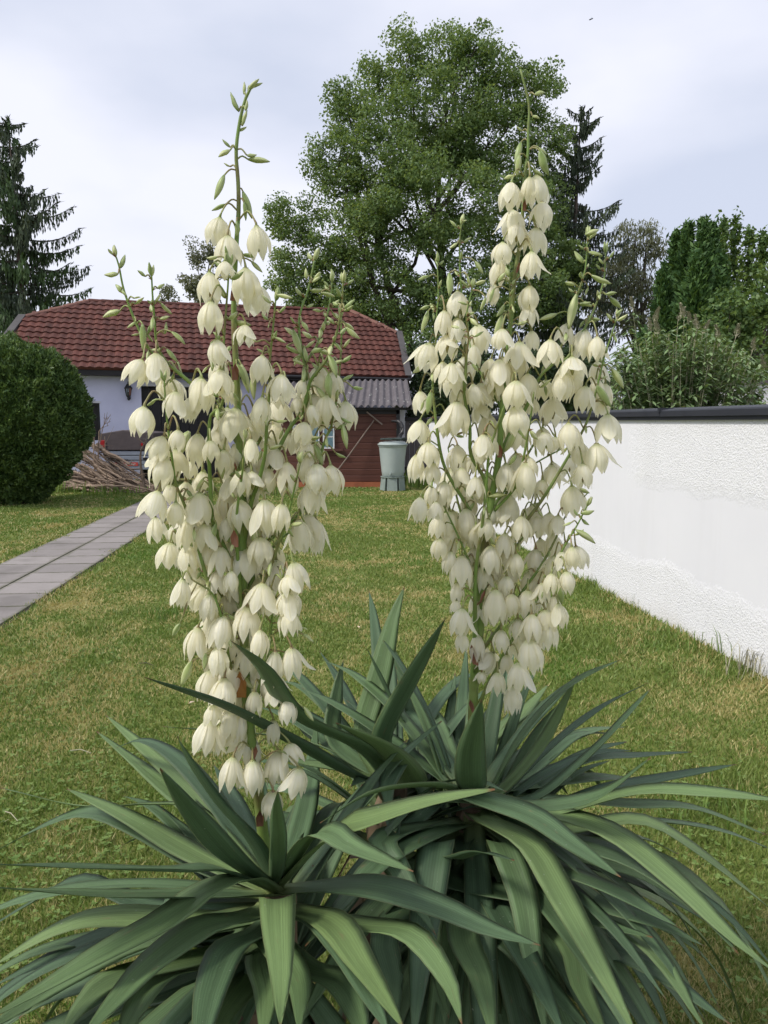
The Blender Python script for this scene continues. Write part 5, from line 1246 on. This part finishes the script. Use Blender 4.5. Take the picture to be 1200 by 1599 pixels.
def conv(o, sc): return lambda x, y: (o[0] + x / sc, o[1] + y / sc)
Z3, Z4, Z5 = conv((160, 100), 2.857), conv((200, 560), 3.333), conv((220, 930), 3.333)
Z6, Z7 = conv((620, 80), 3.158), conv((620, 560), 2.855)
DL, DR = 1.40, 1.68
A = Stalk(yl, DL, 1); B_ = Stalk(yr, DR, 1)
A.branch([(430, 1385), (412, 1310), (405, 1250), (398, 1200), (388, 1120), (384, 1060), (381, 960), (380, 900), (378, 800), (375, 720), (372, 640), (370, 590), (366, 513), (366, 450), (370, 373), (373, 327), (372, 282), (369, 240), (373, 201), (379, 170), (389, 142), (401, 126)], 0, -.03, .0125, .0024, 'flower_stalk')
for px, d0, d1, r0 in (
    ([(376, 700), (340, 640), (300, 600), (262, 568), (235, 548), (220, 520), (206, 488), (193, 450), (186, 415), (180, 397)], 0, -.02, .006),
    ([(262, 568), (246, 541), (242, 502), (239, 467), (237, 428)], -.01, -.05, .0035),
    ([(374, 905), (350, 854), (333, 815), (329, 755), (327, 710), (329, 650), (348, 629), (349, 555), (352, 502), (356, 450), (358, 413)], -.01, -.13, .006),
    ([(380, 855), (392, 788), (404, 752), (414, 710), (417, 665), (422, 596), (421, 572), (426, 520), (431, 466)], -.01, -.12, .006),
    ([(377, 790), (415, 740), (440, 692), (455, 665), (474, 641), (482, 605), (470, 540), (468, 495), (482, 450), (492, 403)], 0, .02, .006),
    ([(474, 641), (482, 605), (488, 590), (510, 562), (524, 527), (534, 478), (536, 438)], .0, -.04, .0045),
    ([(478, 620), (475, 575), (496, 537), (513, 485), (519, 438)], .0, .05, .004),
    ([(400, 860), (470, 800), (490, 760), (506, 692), (518, 665), (527, 614), (533, 545), (533, 492)], .0, .03, .005),
    ([(378, 1040), (355, 985), (340, 947), (329, 920), (311, 860), (305, 830), (287, 785), (275, 755), (269, 716), (260, 644), (257, 592)], 0, -.10, .006),
    ([(382, 1000), (370, 845), (371, 794), (380, 728), (383, 682)], -.01, -.14, .0055),
    ([(384, 1030), (390, 950), (416, 902), (437, 845), (449, 809), (458, 772), (470, 720)], 0, -.10, .006),
    ([(388, 1130), (395, 1110), (412, 1050), (421, 1005), (427, 948), (440, 910), (449, 865)], 0, -.09, .006),
    ([(384, 1090), (370, 1071), (358, 1029), (352, 990), (334, 930), (300, 905)], 0, -.08, .005),
    ([(380, 980), (330, 905), (285, 850), (262, 800)], 0, .08, .005), ([(380, 930), (430, 850), (480, 815)], 0, .10, .005), ([(378, 820), (340, 770), (300, 700)], 0, .11, .005), ([(376, 740), (420, 660), (440, 600)], 0, .11, .005)):
    A.branch(px, d0 * .85, d1 * .85, r0 * .8)
FL = []
def add_f(fr, lst):
    for x0, y0, x1, y1, w in lst:
        a = fr(x0, y0); c = fr(x1, y1); sc = (fr(1000, 0)[0] - fr(0, 0)[0]) / 1000; FL.append((a, c, w * sc))
add_f(Z3, [(525, 685, 505, 800, 105), (560, 765, 562, 890, 120), (688, 722, 700, 862, 110), (480, 930, 482, 1065, 100), (548, 880, 550, 955, 80), (640, 910, 640, 1060, 118), (690, 985, 690, 1115, 112), (485, 1060, 480, 1195, 105), (640, 1165, 635, 1252, 90),
    (178, 1320, 135, 1425, 95), (240, 1290, 236, 1425, 110), (715, 1300, 705, 1420, 100), (510, 1230, 525, 1340, 90), (525, 1365, 530, 1480, 115), (440, 1395, 425, 1500, 85), (800, 1385, 790, 1500, 110)])
add_f(Z4, [(85, 250, 72, 395, 112), (250, 170, 235, 300, 110), (185, 405, 145, 525, 112), (195, 510, 165, 662, 112), (262, 370, 250, 475, 90), (385, 105, 388, 275, 132), (330, 200, 312, 320, 80), (490, 60, 480, 180, 105), (560, 258, 552, 420, 165), (640, 415, 645, 540, 76), (700, 200, 690, 330, 92),
    (780, 215, 795, 345, 150), (820, 110, 812, 230, 120), (908, 110, 900, 200, 65), (888, 195, 880, 290, 75), (1030, 188, 1030, 342, 118), (955, 240, 965, 335, 48), (925, 330, 900, 440, 105), (930, 430, 930, 510, 90), (570, 440, 565, 560, 95), (365, 388, 350, 550, 100), (430, 425, 430, 530, 90), (500, 475, 500, 590, 80),
    (330, 535, 322, 620, 70), (388, 588, 392, 700, 122), (545, 615, 530, 740, 130), (645, 588, 655, 705, 122), (728, 570, 718, 690, 112), (828, 540, 832, 700, 138), (935, 490, 945, 632, 120), (958, 640, 955, 802, 112), (990, 600, 990, 690, 60), (1055, 556, 1065, 702, 118), (158, 690, 128, 835, 150), (215, 655, 225, 748, 75),
    (250, 748, 248, 866, 92), (240, 865, 240, 955, 62), (372, 698, 366, 852, 148), (320, 828, 305, 988, 122), (400, 858, 398, 992, 112), (520, 828, 515, 945, 92), (610, 778, 605, 925, 112), (710, 733, 718, 908, 130), (800, 755, 790, 892, 92), (888, 838, 905, 992, 112), (980, 838, 990, 1003, 92), (220, 958, 215, 1085, 132), (482, 978, 480, 1122, 132),
    (612, 985, 605, 1142, 165), (690, 928, 690, 1062, 120), (470, 1098, 470, 1222, 112), (285, 1148, 275, 1282, 95), (372, 1138, 362, 1292, 112), (330, 1075, 335, 1170, 85), (540, 1105, 540, 1205, 82), (860, 1060, 890, 1203, 130), (835, 1125, 850, 1235, 100), (702, 1168, 690, 1312, 168), (832, 1215, 832, 1340, 112), (620, 1285, 612, 1390, 105), (425, 1225, 415, 1350, 105)])
add_f(Z5, [(300, 165, 280, 322, 112), (432, 102, 408, 262, 140), (562, 58, 558, 222, 145), (770, 60, 778, 197, 110), (622, 178, 622, 312, 82), (562, 268, 540, 412, 120), (400, 265, 412, 402, 92), (362, 388, 348, 527, 102), (437, 428, 436, 572, 138), (700, 290, 688, 455, 92), (785, 270, 795, 420, 128), (592, 498, 588, 622, 92),
    (690, 478, 692, 565, 92), (765, 538, 770, 652, 88), (378, 568, 370, 662, 92), (480, 588, 458, 732, 120), (532, 615, 515, 742, 62), (360, 648, 335, 802, 138), (410, 678, 410, 812, 62), (550, 705, 455, 792, 105), (570, 728, 558, 872, 138), (482, 840, 470, 992, 118), (582, 858, 588, 1012, 118), (715, 808, 710, 962, 118),
    (775, 768, 795, 865, 110), (825, 898, 795, 1032, 118), (690, 1018, 680, 1162, 112), (690, 645, 690, 765, 55)])
BUDL = {Z3: [(632, 135, 633, 78), (610, 212, 573, 125), (640, 208, 645, 158), (650, 118, 700, 66), (670, 105, 716, 85), (625, 275, 648, 205), (605, 300, 645, 280), (572, 372, 535, 335), (570, 385, 518, 415), (645, 408, 690, 405), (650, 425, 748, 436), (572, 458, 542, 440), (545, 495, 500, 605), (628, 570, 668, 690), (632, 615, 640, 700), (552, 625, 488, 655), (600, 700, 600, 770),
    (72, 935, 8, 940), (82, 910, 102, 850), (85, 1010, 112, 1038), (140, 1045, 172, 1040), (80, 1100, 2, 1130), (150, 1150, 110, 1178), (180, 1160, 182, 1280), (165, 1205, 130, 1210), (235, 1060, 262, 1022), (280, 1205, 285, 1150), (310, 1195, 370, 1252), (255, 1280, 215, 1275), (625, 850, 685, 862), (665, 880, 715, 930), (560, 870, 548, 810), (575, 960, 630, 925), (580, 1150, 665, 1165),
    (515, 860, 465, 865), (490, 970, 520, 1040), (490, 1240, 490, 1370), (470, 1350, 445, 1380), (600, 1340, 640, 1429), (690, 1240, 670, 1230), (780, 1030, 850, 1045), (790, 1110, 820, 1075), (770, 1220, 820, 1245), (745, 1160, 740, 1180), (910, 960, 908, 910), (935, 975, 975, 945), (975, 1020, 1040, 1038), (930, 1010, 985, 1005), (850, 1185, 890, 1300), (890, 1150, 920, 1195), (1000, 1130, 990, 1100), (1080, 1090, 1128, 1048), (1085, 1175, 1150, 1225), (1030, 1240, 1072, 1285), (1070, 1330, 1112, 1298), (965, 1250, 985, 1220), (1010, 1300, 1045, 1400), (820, 1260, 885, 1295), (850, 1320, 905, 1345), (915, 1330, 900, 1260)],
        Z4: [(590, 30, 630, 180), (655, 80, 658, 215), (900, 320, 912, 290), (1045, 80, 1055, 205), (1170, 150, 1225, 155), (1110, 310, 1165, 335), (1118, 345, 1140, 470), (1080, 490, 1138, 515), (320, 380, 245, 540), (480, 470, 492, 625), (970, 450, 1010, 560), (640, 665, 725, 690), (590, 710, 632, 770), (460, 860, 425, 990), (340, 1000, 280, 1060), (850, 1130, 895, 1165), (620, 850, 590, 830), (150, 440, 195, 440), (225, 250, 262, 230), (100, 245, 150, 205), (740, 470, 800, 450), (415, 470, 412, 420), (530, 610, 560, 590), (1000, 410, 930, 410), (830, 190, 770, 160), (410, 1150, 430, 1210), (790, 1100, 800, 1070), (650, 870, 690, 1000)],
        Z5: [(205, 145, 168, 215), (265, 340, 210, 470), (340, 300, 330, 385), (845, 200, 900, 245), (840, 165, 870, 180), (850, 580, 900, 655), (870, 350, 885, 390), (780, 20, 800, 90)]}
cnt = 0; FL.sort(key=lambda f: -f[2])
for a, c, w in FL:
    A.flower(a, c, w, cnt < 50); cnt += 1
for fr, l in BUDL.items():
    for x0, y0, x1, y1 in l: A.bud_px(fr(x0, y0), fr(x1, y1))
for i, f0, n in ((1, .72, 3), (2, .4, 5), (3, .5, 8), (4, .5, 8), (5, .62, 7), (6, .35, 9), (7, .35, 8), (8, .5, 7), (9, .55, 4), (10, .5, 4), (11, .6, 3)): A.auto_buds(i, f0, n)
for i in range(1, 16): A.auto_buds(i, .12, 4, (.020, .033), 1.3)
A.back_fill(112, 560, 1180)
for x, y, mt, ln in ((382, 1085, 'bractgold', .075), (411, 1188, 'bract', .05), (404, 1282, 'bract', .05), (368, 475, 'bract', .035), (376, 600, 'bract', .04), (380, 740, 'bract', .04), (374, 850, 'bract', .045), (384, 960, 'bract', .05)):
    q = A.nearest(x, y)[2]; A.bract(q + Vector((0, -.016, 0)), (rng.uniform(-.25, .25), -.15, 1), ln, yl, mt)

B_.branch([(742, 1225), (738, 1150), (741, 1068), (744, 1020), (750, 984), (751, 928), (757, 858), (767, 784), (779, 714), (786, 623), (796, 523), (800, 476), (804, 435), (812, 381), (817, 327), (819, 283), (825, 238), (825, 207), (827, 172), (824, 150), (818, 127), (813, 108)], 0, -.03, .0125, .0020, 'flower_stalk')
for px, d0, d1, r0 in (
    ([(757, 860), (735, 800), (705, 750), (690, 714), (680, 648), (676, 588), (682, 520), (682, 492), (685, 460), (683, 408)], 0, -.03, .006),
    ([(765, 800), (757, 749), (736, 711), (734, 665), (725, 613), (728, 560), (722, 500), (721, 454), (719, 428), (718, 381), (721, 348)], -.01, -.09, .006),
    ([(726, 610), (728, 580), (729, 555), (732, 523), (729, 492), (739, 446)], -.07, -.11, .0035),
    ([(775, 740), (790, 690), (820, 640), (844, 588), (865, 567), (880, 533), (889, 507), (902, 460), (914, 422), (918, 367)], 0, -.04, .006),
    ([(865, 567), (885, 560), (911, 517), (927, 485), (943, 438), (946, 392)], -.03, -.02, .004),
    ([(757, 880), (790, 850), (840, 790), (879, 728), (914, 665), (928, 623), (939, 577), (946, 550), (952, 533), (964, 494)], 0, -.05, .006),
    ([(770, 800), (805, 760), (818, 714), (828, 658), (834, 612)], -.01, -.12, .005),
    ([(742, 1130), (755, 1085), (778, 1040), (792, 1012), (827, 956), (855, 907), (879, 858), (900, 823), (918, 788)], 0, -.10, .0065),
    ([(750, 1020), (765, 1000), (792, 963), (816, 924), (848, 879), (872, 833), (886, 802), (918, 770)], 0, .0, .006),
    ([(750, 985), (748, 930), (739, 893), (722, 851), (704, 812), (687, 777)], -.005, -.05, .005),
    ([(765, 830), (770, 800), (795, 765), (830, 728), (879, 700)], 0, .06, .005), ([(755, 930), (765, 900), (799, 861), (827, 826), (848, 791)], 0, .03, .005),
    ([(742, 1050), (742, 963), (743, 893), (753, 823), (760, 756), (766, 700), (800, 600)], -.01, -.13, .0075),
    ([(790, 600), (797, 530), (797, 492), (796, 430)], -.03, -.07, .004),
    ([(758, 870), (720, 800), (700, 700)], 0, .10, .005), ([(765, 800), (830, 700), (870, 620)], 0, .11, .005), ([(785, 640), (740, 560), (730, 500)], 0, .09, .004)):
    B_.branch(px, d0 * .85, d1 * .85, r0 * .8)
FL = []
add_f(Z6, [(565, 650, 545, 782, 115), (688, 610, 692, 757, 110), (655, 620, 645, 740, 62), (715, 745, 712, 875, 100), (568, 783, 570, 920, 112), (592, 850, 582, 972, 110), (685, 870, 680, 998, 120), (522, 942, 520, 1045, 95), (665, 988, 662, 1117, 115), (510, 1028, 495, 1150, 95), (655, 1155, 655, 1275, 90), (655, 1250, 645, 1355, 98), (485, 1150, 470, 1245, 58),
    (300, 1185, 298, 1312, 106), (235, 1278, 225, 1402, 92), (302, 1318, 292, 1440, 100), (160, 1440, 130, 1570, 118), (250, 1398, 245, 1512, 106), (400, 1348, 410, 1482, 110), (380, 1448, 380, 1572, 62), (520, 1368, 520, 1465, 92), (665, 1378, 668, 1470, 82), (605, 1433, 605, 1562, 165), (757, 1423, 748, 1548, 138), (842, 1343, 820, 1440, 100), (928, 1370, 908, 1512, 112), (988, 1408, 975, 1525, 82), (865, 1508, 862, 1620, 130), (520, 1508, 520, 1612, 122), (270, 1538, 270, 1640, 122)])
add_f(Z7, [(205, 15, 205, 102, 92), (237, 52, 242, 162, 102), (268, 190, 258, 332, 132), (105, 275, 92, 376, 102), (140, 373, 140, 482, 97), (88, 428, 84, 542, 67), (160, 463, 158, 556, 82), (270, 388, 270, 512, 97), (410, 248, 404, 362, 77), (385, 338, 385, 442, 87), (458, 2, 462, 122, 102), (375, 108, 368, 222, 92), (420, 72, 425, 182, 92), (532, 98, 530, 217, 102), (582, 68, 580, 182, 92), (530, 213, 542, 332, 110), (772, 8, 772, 162, 112),
    (742, 58, 735, 182, 92), (842, 122, 830, 232, 82), (700, 173, 690, 292, 112), (650, 308, 655, 402, 87), (765, 288, 765, 412, 97), (940, 248, 940, 372, 122), (890, 378, 897, 502, 112), (828, 468, 825, 572, 87), (780, 568, 795, 692, 112), (485, 468, 486, 592, 97), (575, 463, 570, 612, 102), (550, 308, 550, 402, 92), (690, 473, 690, 572, 92), (650, 538, 645, 622, 82), (350, 528, 345, 622, 92), (240, 488, 240, 592, 102),
    (280, 518, 287, 612, 82), (212, 548, 200, 662, 82), (105, 618, 95, 722, 77), (155, 568, 150, 652, 62), (175, 638, 170, 722, 82), (190, 698, 180, 792, 82), (192, 798, 190, 892, 72), (250, 678, 257, 765, 72), (305, 668, 322, 792, 82), (497, 603, 490, 732, 110), (555, 703, 550, 812, 92), (352, 738, 344, 832, 72), (482, 778, 475, 882, 82), (415, 833, 416, 952, 97), (500, 838, 490, 932, 82), (242, 858, 230, 952, 62), (290, 878, 285, 1012, 112),
    (395, 938, 415, 1012, 82), (375, 928, 368, 1032, 42), (530, 868, 530, 962, 72), (620, 848, 610, 952, 82), (680, 688, 670, 792, 82), (720, 698, 710, 782, 72), (735, 858, 738, 942, 92), (780, 838, 792, 932, 62), (690, 958, 680, 1042, 62), (755, 948, 770, 1042, 62), (272, 998, 265, 1082, 62), (265, 1078, 260, 1132, 55), (490, 968, 490, 1052, 72), (440, 1028, 438, 1172, 120), (510, 1048, 517, 1142, 62), (585, 1033, 585, 1142, 92),
    (650, 998, 650, 1082, 72), (292, 1113, 278, 1227, 100), (382, 1088, 390, 1182, 82), (720, 1093, 720, 1192, 77), (660, 1118, 672, 1212, 92), (602, 1138, 600, 1252, 92), (540, 1158, 540, 1252, 72), (675, 1163, 675, 1287, 92), (465, 1208, 465, 1302, 62), (290, 1223, 290, 1302, 52), (358, 1228, 356, 1337, 62), (430, 1312, 372, 1388, 85), (588, 1248, 602, 1392, 100), (490, 1318, 490, 1402, 62), (548, 1353, 543, 1477, 100), (450, 1398, 450, 1492, 72), (515, 1458, 515, 1567, 72), (378, 1396, 376, 1445, 42)])
BUDR = {Z6: [(680, 215, 730, 203), (668, 320, 704, 332), (620, 395, 590, 370), (612, 450, 580, 560), (605, 510, 590, 618), (705, 490, 748, 612), (700, 475, 742, 510), (580, 615, 528, 630), (670, 580, 722, 612), (595, 735, 605, 775), (660, 800, 700, 850), (190, 1035, 205, 1060), (160, 1110, 102, 1130), (160, 1255, 112, 1275), (155, 1280, 120, 1390), (180, 1290, 182, 1330), (258, 1095, 258, 1210), (300, 945, 258, 975), (325, 840, 345, 832), (385, 1035, 425, 1100), (350, 1110, 368, 1165), (385, 1150, 440, 1130), (345, 1250, 300, 1235), (440, 1215, 412, 1280), (480, 1170, 458, 1245), (520, 1300, 475, 1420), (530, 1250, 490, 1310), (560, 1260, 565, 1330), (300, 1310, 260, 1380), (930, 905, 998, 880), (945, 930, 985, 895), (920, 1045, 875, 985), (945, 990, 1015, 1005), (1020, 1050, 995, 1018), (960, 1105, 1060, 1145), (945, 1165, 928, 1205), (920, 1235, 962, 1260), (1030, 1200, 1085, 1190), (1050, 1215, 1108, 1268), (885, 1200, 850, 1370), (790, 1295, 700, 1325), (830, 1140, 880, 1155), (1085, 1330, 1140, 1295), (1080, 1300, 1115, 1272), (1065, 1390, 1088, 1440), (940, 1310, 985, 1335), (1000, 1520, 1020, 1540), (160, 1460, 140, 1440), (500, 1140, 540, 1090)],
        Z7: [(120, 30, 70, 65), (150, 150, 135, 250), (120, 190, 105, 235), (265, 345, 300, 350), (530, 320, 475, 420), (500, 320, 545, 290), (600, 200, 605, 235), (690, 325, 705, 350), (890, 120, 955, 215), (960, 45, 1010, 135), (940, 210, 905, 190), (810, 580, 860, 600), (820, 690, 880, 678), (825, 715, 858, 742), (800, 765, 885, 825), (780, 730, 740, 745), (345, 640, 318, 690), (410, 615, 490, 605), (715, 1000, 735, 1095), (715, 940, 745, 1010), (410, 790, 440, 830), (410, 440, 405, 480), (620, 400, 625, 440), (260, 340, 290, 345), (640, 130, 690, 90), (360, 50, 320, 20), (660, 120, 665, 165)]}
cnt = 0; FL.sort(key=lambda f: -f[2])
for a, c, w in FL:
    B_.flower(a, c, w, cnt < 50); cnt += 1
for fr, l in BUDR.items():
    for x0, y0, x1, y1 in l: B_.bud_px(fr(x0, y0), fr(x1, y1))
for i, f0, n in ((1, .7, 4), (2, .75, 5), (3, .4, 5), (4, .72, 6), (5, .4, 6), (6, .75, 5), (14, .5, 4), (8, .85, 2)): B_.auto_buds(i, f0, n)
for i in range(1, 17): B_.auto_buds(i, .12, 3, (.020, .033), 1.3)
B_.back_fill(96, 540, 1000)
for x, y, mt, ln in ((734, 1035, 'bract', .07), (738, 1105, 'bract', .05), (748, 940, 'bract', .045), (781, 715, 'bract', .04), (806, 432, 'bract', .03), (822, 330, 'bract', .03)):
    q = B_.nearest(x, y)[2]; B_.bract(q + Vector((0, -.016, 0)), (rng.uniform(-.25, .25), -.15, 1), ln, yr, mt)
# ------------------------------------------------------------------ lawn blades, clover, weeds
def in_path(X, Y, mg=0.0):
    rx, ry = X - c0.x, Y - c0.y
    al = rx * pd.x + ry * pd.y; ac = rx * pr.x + ry * pr.y
    edge = .505 + .035 * np.sin(al * 5.1) + .03 * np.sin(al * 13.7 + 1) + .02 * np.sin(al * 29)
    return (np.abs(ac) < edge + mg) & (al > S0 * PITCHS) & (al < S1 * PITCHS + .3)
def wall_side(X, Y): return (X - wa.x) * wnrm.x + (Y - wa.y) * wnrm.y        # > 0 beyond the wall face
NG = 900000
ex = .42; d0_, d1_ = .75, 23.0
dd = (nrg.uniform(d0_ ** ex, d1_ ** ex, NG)) ** (1 / ex)
th = nrg.uniform(-.72, .72, NG)
X = dd * np.sin(th); Y = dd * np.cos(th)
ok = ~in_path(X, Y) & (wall_side(X, Y) < -.01) & ~((Y > SY - .05) & (X > SX0) & (X < .75)) & (Y < 21)
X, Y = X[ok], Y[ok]; dd = np.hypot(X, Y); n = len(X)
h = nrg.uniform(.012, .031, n) * (1 + .25 * np.sin(X * 2.1) * np.sin(Y * 1.7))
ws = wall_side(X, Y); nearwall = (ws > -.22) & (nrg.random(n) < .75 + ws); h = np.where(nearwall, h * nrg.uniform(1.2, 2.3, n), h)
al_ = np.abs((X - c0.x) * pr.x + (Y - c0.y) * pr.y); h = np.where((al_ < .72) & (Y > 5), h * 1.35, h)
fr = (Y > SY - .5) & (Y < SY + .4); h = np.where(fr, h * 1.5, h)
tuf = np.zeros(n)
for px, py, r in ((940, 920, .28), (960, 1010, .35), (1010, 1000, .3), (255, 955, .16), (190, 960, .12), (470, 1020, .2), (880, 1000, .25), (1085, 1050, .3), (1080, 1260, .22), (1140, 1230, .2), (140, 985, .14), (1060, 1290, .2)):
    q = G(px, py); tuf = np.maximum(tuf, np.exp(-((X - q.x) ** 2 + (Y - q.y) ** 2) / (r * r)))
h = h * (1 + tuf * nrg.uniform(.4, 1.6, n))
w = np.maximum(.0022, dd * .00085) * nrg.uniform(.7, 1.3, n)
a = nrg.uniform(0, 2 * np.pi, n); la = nrg.uniform(0, 2 * np.pi, n); lean = nrg.uniform(.1, 1.1, n) * h
V = np.empty((n, 3, 3)); B = np.stack([X, Y, np.zeros(n)], 1); wv = np.stack([np.cos(a) * w, np.sin(a) * w, np.zeros(n)], 1)
V[:, 0] = B - wv; V[:, 1] = B + wv; V[:, 2] = B + np.stack([np.cos(la) * lean, np.sin(la) * lean, h], 1)
tag(np_mesh('grass', V.reshape(-1, 3), np.arange(n * 3).reshape(n, 3), M['grass'], (0, 0, 0)), 'short mown grass blades with dry straw patches', kind='stuff')
# clover and broad weeds in the sward
C = []; U = []; W_ = []
spots = [(G(*q), r, k) for q, r, k in (((70, 1330), .35, 700), ((150, 1290), .3, 500), ((40, 1100), .4, 350), ((90, 1060), .4, 350), ((120, 1230), .35, 400), ((60, 1480), .25, 300), ((1040, 1290), .3, 350), ((1110, 1340), .3, 400), ((1060, 1420), .3, 350),
    ((970, 1020), .25, 120), ((1090, 1230), .25, 160), ((30, 1010), .3, 200), ((20, 1060), .3, 200), ((165, 866), .12, 60), ((250, 814), .15, 90), ((960, 930), .15, 60), ((500, 1010), .3, 150), ((840, 1400), .3, 200), ((215, 1340), .3, 350))]
for q, r, k in spots:
    for _ in range(k // 3):
        x, y = rng.gauss(q.x, r * .9), rng.gauss(q.y, r * 1.2); z = rng.uniform(.012, .04); a0 = rng.uniform(0, 6.28); s = rng.uniform(.004, .009)
        if wall_side(x, y) > -.03: continue
        for j in range(3):
            an = a0 + j * 2.09; dv = Vector((math.cos(an), math.sin(an), rng.uniform(-.15, .35))); C.append(Vector((x, y, z)) + dv * s); U.append(dv * s); W_.append(Vector((-dv.y, dv.x, rng.uniform(-.2, .2))) * s * .9)
V, F = rhombi(np.array(C), np.array(U), np.array(W_))
tag(np_mesh('clover', V, F, M['weed'], (0, 0, 0)), 'clover and small weeds growing in the lawn', kind='stuff')
def tuft(px, py, k, hh, label, mat=None, sp=.08):
    q = G(px, py); m = MB()
    for _ in range(k):
        an = rng.uniform(0, 6.28); b_ = q + Vector((rng.gauss(0, sp), rng.gauss(0, sp), 0)); ln = hh * rng.uniform(.5, 1.1); d = Vector((math.cos(an), math.sin(an), 0)) * ln * rng.uniform(.2, .7); sd_ = Vector((-math.sin(an), math.cos(an), 0)) * max(.0035, q.y * .0006)
        p1 = b_ + d * .35 + Vector((0, 0, ln * .6)); p2 = b_ + d + Vector((0, 0, ln * rng.uniform(.55, .95)))
        m.add([b_ - sd_, b_ + sd_, p1 + sd_ * .8, p1 - sd_ * .8, p2], [(0, 1, 2, 3), (3, 2, 4)])
    o = m.build('grass_tuft', mat or M['weed'], None, loc=q); tag(o, label, None, None, 'stuff')
tuft(255, 966, 70, .13, 'dark green grass tuft on the lawn left of the left yucca blossoms')
tuft(925, 912, 60, .13, 'bright green grass tuft beside the right yucca at the wall foot', sp=.12)
tuft(1100, 1275, 90, .16, 'grey-green grass tuft under the right yucca leaf tips', sp=.12)
tuft(1118, 1022, 34, .22, 'tall wispy grass growing against the white wall', sp=.10)
tuft(1170, 1052, 50, .24, 'wispy dry grass at the wall foot by the right edge', M['panicle'], .08)
tuft(1000, 950, 40, .16, 'small grass tuft at the wall foot behind the lawn hump', sp=.10)
tuft(645, 758, 120, .55, 'long-leaved weeds growing right of the rain barrel', sp=.25)
tuft(662, 762, 120, .45, 'low weeds at the board fence behind the right blossoms', sp=.3)
tuft(420, 772, 70, .4, 'weed clump at the shed foot behind the left yucca blossoms', sp=.2)
tuft(100, 768, 130, .35, 'rough grass between the yew ball and the branch heap', sp=.35)
tuft(175, 772, 130, .25, 'rough grass in front of the branch heap', sp=.4)
for px, py, lb in ((452, 1560, 'fallen cream petal on the lawn at the front of the left yucca'), (300, 1105, 'fallen petal on the lawn left of the lowest left blossoms'), (885, 1085, 'fallen petal on the lawn right of the right stalk'), (560, 985, 'fallen petal on the lawn between the two flower stalks'), (800, 960, 'fallen petal behind the right stalk')):
    m = MB(); q = G(px, py); a0 = rng.uniform(0, 6.28); e1_ = Vector((math.cos(a0), math.sin(a0), 0)); e2_ = Vector((-math.sin(a0), math.cos(a0), 0)); zz = Vector((0, 0, .03))
    m.add([q + zz - e1_ * .022, q + zz + e2_ * .011 + Vector((0, 0, .006)), q + zz + e1_ * .022, q + zz - e2_ * .011 + Vector((0, 0, .006))], [(0, 1, 2), (0, 2, 3)]); tag(m.build('fallen_petal', M['petfall'], None, loc=q), lb, 'petal')
m = MB(); q = G(10, 1292); m.add([q + Vector(v) for v in ((-.012, 0, .02), (.0, -.012, .03), (.014, .0, .035), (0, .012, .025))], [(0, 1, 2, 3)])
tag(m.build('fallen_petal', M['petfall'], None, loc=q), 'pale fallen petal lying in the grass by the left edge', 'petal')
for (a, c, lb) in (((8, 1267), (28, 1282), 'thin dry straw lying on the grass near the fallen petal'), ((110, 1172), (143, 1176), 'thin dry stalk lying on the lawn left of the yucca leaves'), ((218, 1036), (240, 1039), 'short dark twig lying on the lawn')):
    m = MB(); p, q = G(*a, .03), G(*c, .03); m.tube([p, lerp(p, q, .5) + Vector((0, 0, .012)), q], [.002, .0025, .0015], 4)
    tag(m.build('dry_stalk', M['panicle'] if 'twig' not in lb else M['bark'], None, loc=p), lb, 'stalk')
# insect in the sky
q = P(923, 30, 2.6); iv = thing('flying_insect', q, 'tiny dark insect flying high in the upper right sky', 'insect')
ax = Vector((.9, .1, .42)).normalized(); m = MB(); m.tube([q - ax * .007, q - ax * .003, q + ax * .002, q + ax * .006, q + ax * .008], [.0006, .0019, .0016, .0018, .0006], 6); m.build('body', M['insect'], iv)
for sg in (-1, 1):
    m = MB(); w0 = q + ax * .003; tipw = w0 + Vector((-.004, sg * .006, .004)); m.add([w0, w0 + Vector((-.003, sg * .002, .0005)), tipw, w0 + Vector((0, sg * .004, .003))], [(0, 1, 2, 3)]); m.build('wing', M['glass'], iv)
